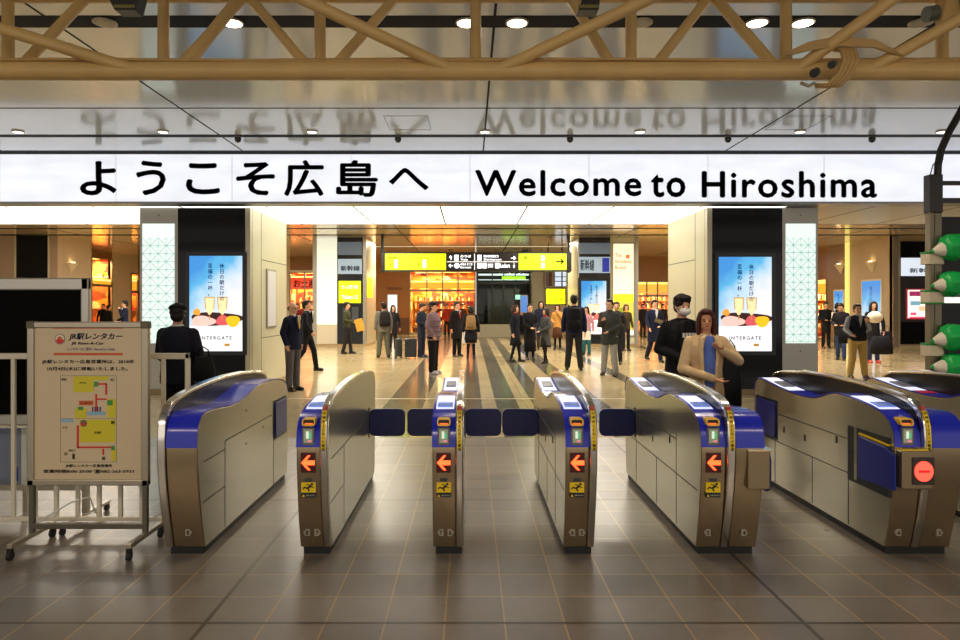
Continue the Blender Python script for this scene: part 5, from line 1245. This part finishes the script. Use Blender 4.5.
P('dark haired person standing directly behind the person in light grey trousers', 616.5, 20.0, 1.69, -15, (40,38,42), (34,34,40), coat=.80)
P('smaller person in dark olive jacket with yellow scarf beside the tall cream poster', 626, 25.7, 1.62, 15, (70,60,40), (26,26,30), armL='down', armR='down', coat=.80, scarf=(216,170,50), hair='bob', hairc=(90,60,40))
P('person in navy overcoat and white shirt walking past the orange shop', 654.5, 20.8, 1.74, 8, (28,32,58), (30,36,60), armL='front', armR='fwd', legs='walk', coat=.56, flare=1.12, shirt=(236,236,240), build=1.08)
tag(MB().box(-.11,.11,-.01,.01,-.05,.05).xf(Matrix.Translation((wx(658,20.4),D(20.3),wz(321,20.4))) @ Matrix.Rotation(.3,4,'Y')).build('book', mat('book_brown', (110,100,70), .5), None), 'small brown booklet held by the person in navy overcoat', 'book')
# --- right group
pX = P('person in black vest with grey sleeves and khaki trousers facing the gates', 857.5, 16.2, 1.625, -8, (26,28,40), (196,168,104), sleeves=(150,156,168), armL=((.24,-.02,1.14),(.12,-.20,1.30)), armR=((.27,-.02,1.13),(.22,-.22,1.02)), legs='wide', shirt=(190,196,206), coat=.86, build=1.22, shoes=(40,34,30))
P('person with long dark hair carrying a white bundle, beside the khaki trousers', 873.5, 20.5, 1.70, -10, (28,26,30), (40,50,80), hair='long', armL=((.24,-.02,1.13),(.24,-.05,.9)), armR='strap', coat=.62, shoes=(190,60,50))
tag(MB().ell((wx(869,19.9),D(19.6),wz(317,19.9)),(.20,.12,.16),16,10).build('bundle', cloth((236,224,206)), None, smooth=True), 'soft white bundle carried at the shoulder of the long haired person', 'bundle')
bag('big black soft travel bag hanging beside the khaki trousers', wx(877,19.5), D(19.3), .32, .60, .46, .3, (30,30,38), name='travel_bag')
bag('second dark bag hanging far right of the long haired person', wx(886,21.5), D(21.5), .42, .36, .42, .25, (34,28,44), name='travel_bag')
P('person in dark coat and blue jeans bending forward, left of the khaki trousers', 841, 21.5, 1.66, -40, (28,26,34), (44,60,96), armL='hold', armR='hold', coat=.74, bodylean=0, tilt=22, legs='step')
bag('black shoulder bag held in front of the person in blue jeans', wx(846,19.8), D(19.8), .58, .42, .40, .2, (20,20,24), name='shoulder_bag')
bag('light grey tote bag standing low beside the blue jeans', wx(850,21.2), D(21.0), .10, .30, .46, .1, (206,200,196), name='tote_bag', soft=False)
P('person in black coat carrying a white paper bag at the far right shop', 826, 27.5, 1.70, -10, (24,24,28), (24,24,28), armR='hold', armL='hold', coat=.56)
bag('white paper bag held in front of the far person in black coat', wx(831,27.0), D(26.6), 1.02, .30, .32, .12, (244,228,214), name='paper_bag', soft=False)
P('far person in black coat just right of the white paper bag', 838, 28.0, 1.68, 20, (30,28,32), (26,26,30), hair='bob', coat=.60, armL='front', armR='front')
# --- far left
P('far person in navy suit standing by the cream wall, looking left', 125, 27.0, 1.76, -55, (30,36,62), (30,34,54), armL='face', armR='front', coat=.80, shirt=(236,236,236), lens=-12.6)
P('far person in dark jacket before the glowing shop bay, right of two', 112, 33.5, 1.60, 150, (40,36,34), (30,30,34), lens=-16.35, coat=.7)
P('far person in black jacket before the glowing shop bay, left of two', 101, 34.5, 1.66, 20, (24,22,24), (30,30,34), lens=-17.1, coat=.8)
for px, Y, lb, c in ((321+126,37.5,'distant person in red jacket inside the glow at the wide shop entrance',(170,50,30)),(462,38.5,'distant person in brown coat at the right door of the wide shop entrance',(96,60,34)),(643,36.5,'distant person in dark jacket left of the person in navy overcoat',(40,30,30)),(663,35.5,'distant person in black right of the person in navy overcoat',(30,26,28)),(297,30,'distant person in maroon top between the column and the hall pillar',(120,40,40))):
    P(lb, px, Y, 1.66, 20, c, (36,32,36), coat=.8, vox=.02)
# ============================================================ LIGHT AND CAMERA
def area(name, x, d, z, sx, sy, e, col, rot=(0,0,0)):
    l = bpy.data.lights.new(name, 'AREA'); l.shape = 'RECTANGLE'; l.size = sx; l.size_y = sy; l.energy = e; l.color = col
    o = bpy.data.objects.new(name, l); C.objects.link(o); o.location = (x,d,z); o.rotation_euler = rot; return o
def spot(x, d, z, e, col, ang=110):
    l = bpy.data.lights.new('downlight_beam', 'SPOT'); l.energy = e; l.color = col; l.spot_size = math.radians(ang); l.spot_blend = .6; l.shadow_soft_size = .09
    o = bpy.data.objects.new('downlight_beam', l); C.objects.link(o); o.location = (x,d,z); return o
WARM = (1,.86,.68)
for px in (232,467,517,757,803): spot(wx(px,6.84), D(6.84), CZ-.05, 60, WARM)
# hall ceiling lamps (the concourse beyond the sign)
for x in (-10,-3.4,3.4,10):
    for Y in (19,24,31): area('hall_lamp', x, D(Y), CZ-.03, 2.6, .5, 170, (1,.90,.74))
# concourse behind the viewer
for x in (-5,0,5): area('concourse_lamp', x, -2.6, CZ-.05, 1.6, .4, 95, (1,.82,.62))
w = bpy.data.worlds.new('concourse_ambient'); bpy.context.scene.world = w; w.use_nodes = True
w.node_tree.nodes['Background'].inputs[0].default_value = (1,.92,.83,1); w.node_tree.nodes['Background'].inputs[1].default_value = .7
cam = bpy.data.cameras.new('camera'); co = bpy.data.objects.new('camera', cam); C.objects.link(co)
co.location = (0,0,H); co.rotation_euler = (PI/2,0,0); cam.sensor_width = 36; cam.lens = 36*660/960
cam.shift_x = 10/960; cam.shift_y = -15/960; cam.clip_end = 200; cam.clip_start = .05
sc = bpy.context.scene; sc.camera = co
sc.view_settings.view_transform = 'Standard'; sc.view_settings.look = 'None'; sc.view_settings.exposure = .55; sc.view_settings.gamma = 1; sc.view_settings.use_curve_mapping = False
sc.cycles.use_denoising = True; sc.cycles.max_bounces = 7; sc.cycles.diffuse_bounces = 3; sc.cycles.glossy_bounces = 4; sc.cycles.transparent_max_bounces = 8; sc.cycles.sample_clamp_indirect = 3; sc.cycles.caustics_reflective = False; sc.cycles.caustics_refractive = False
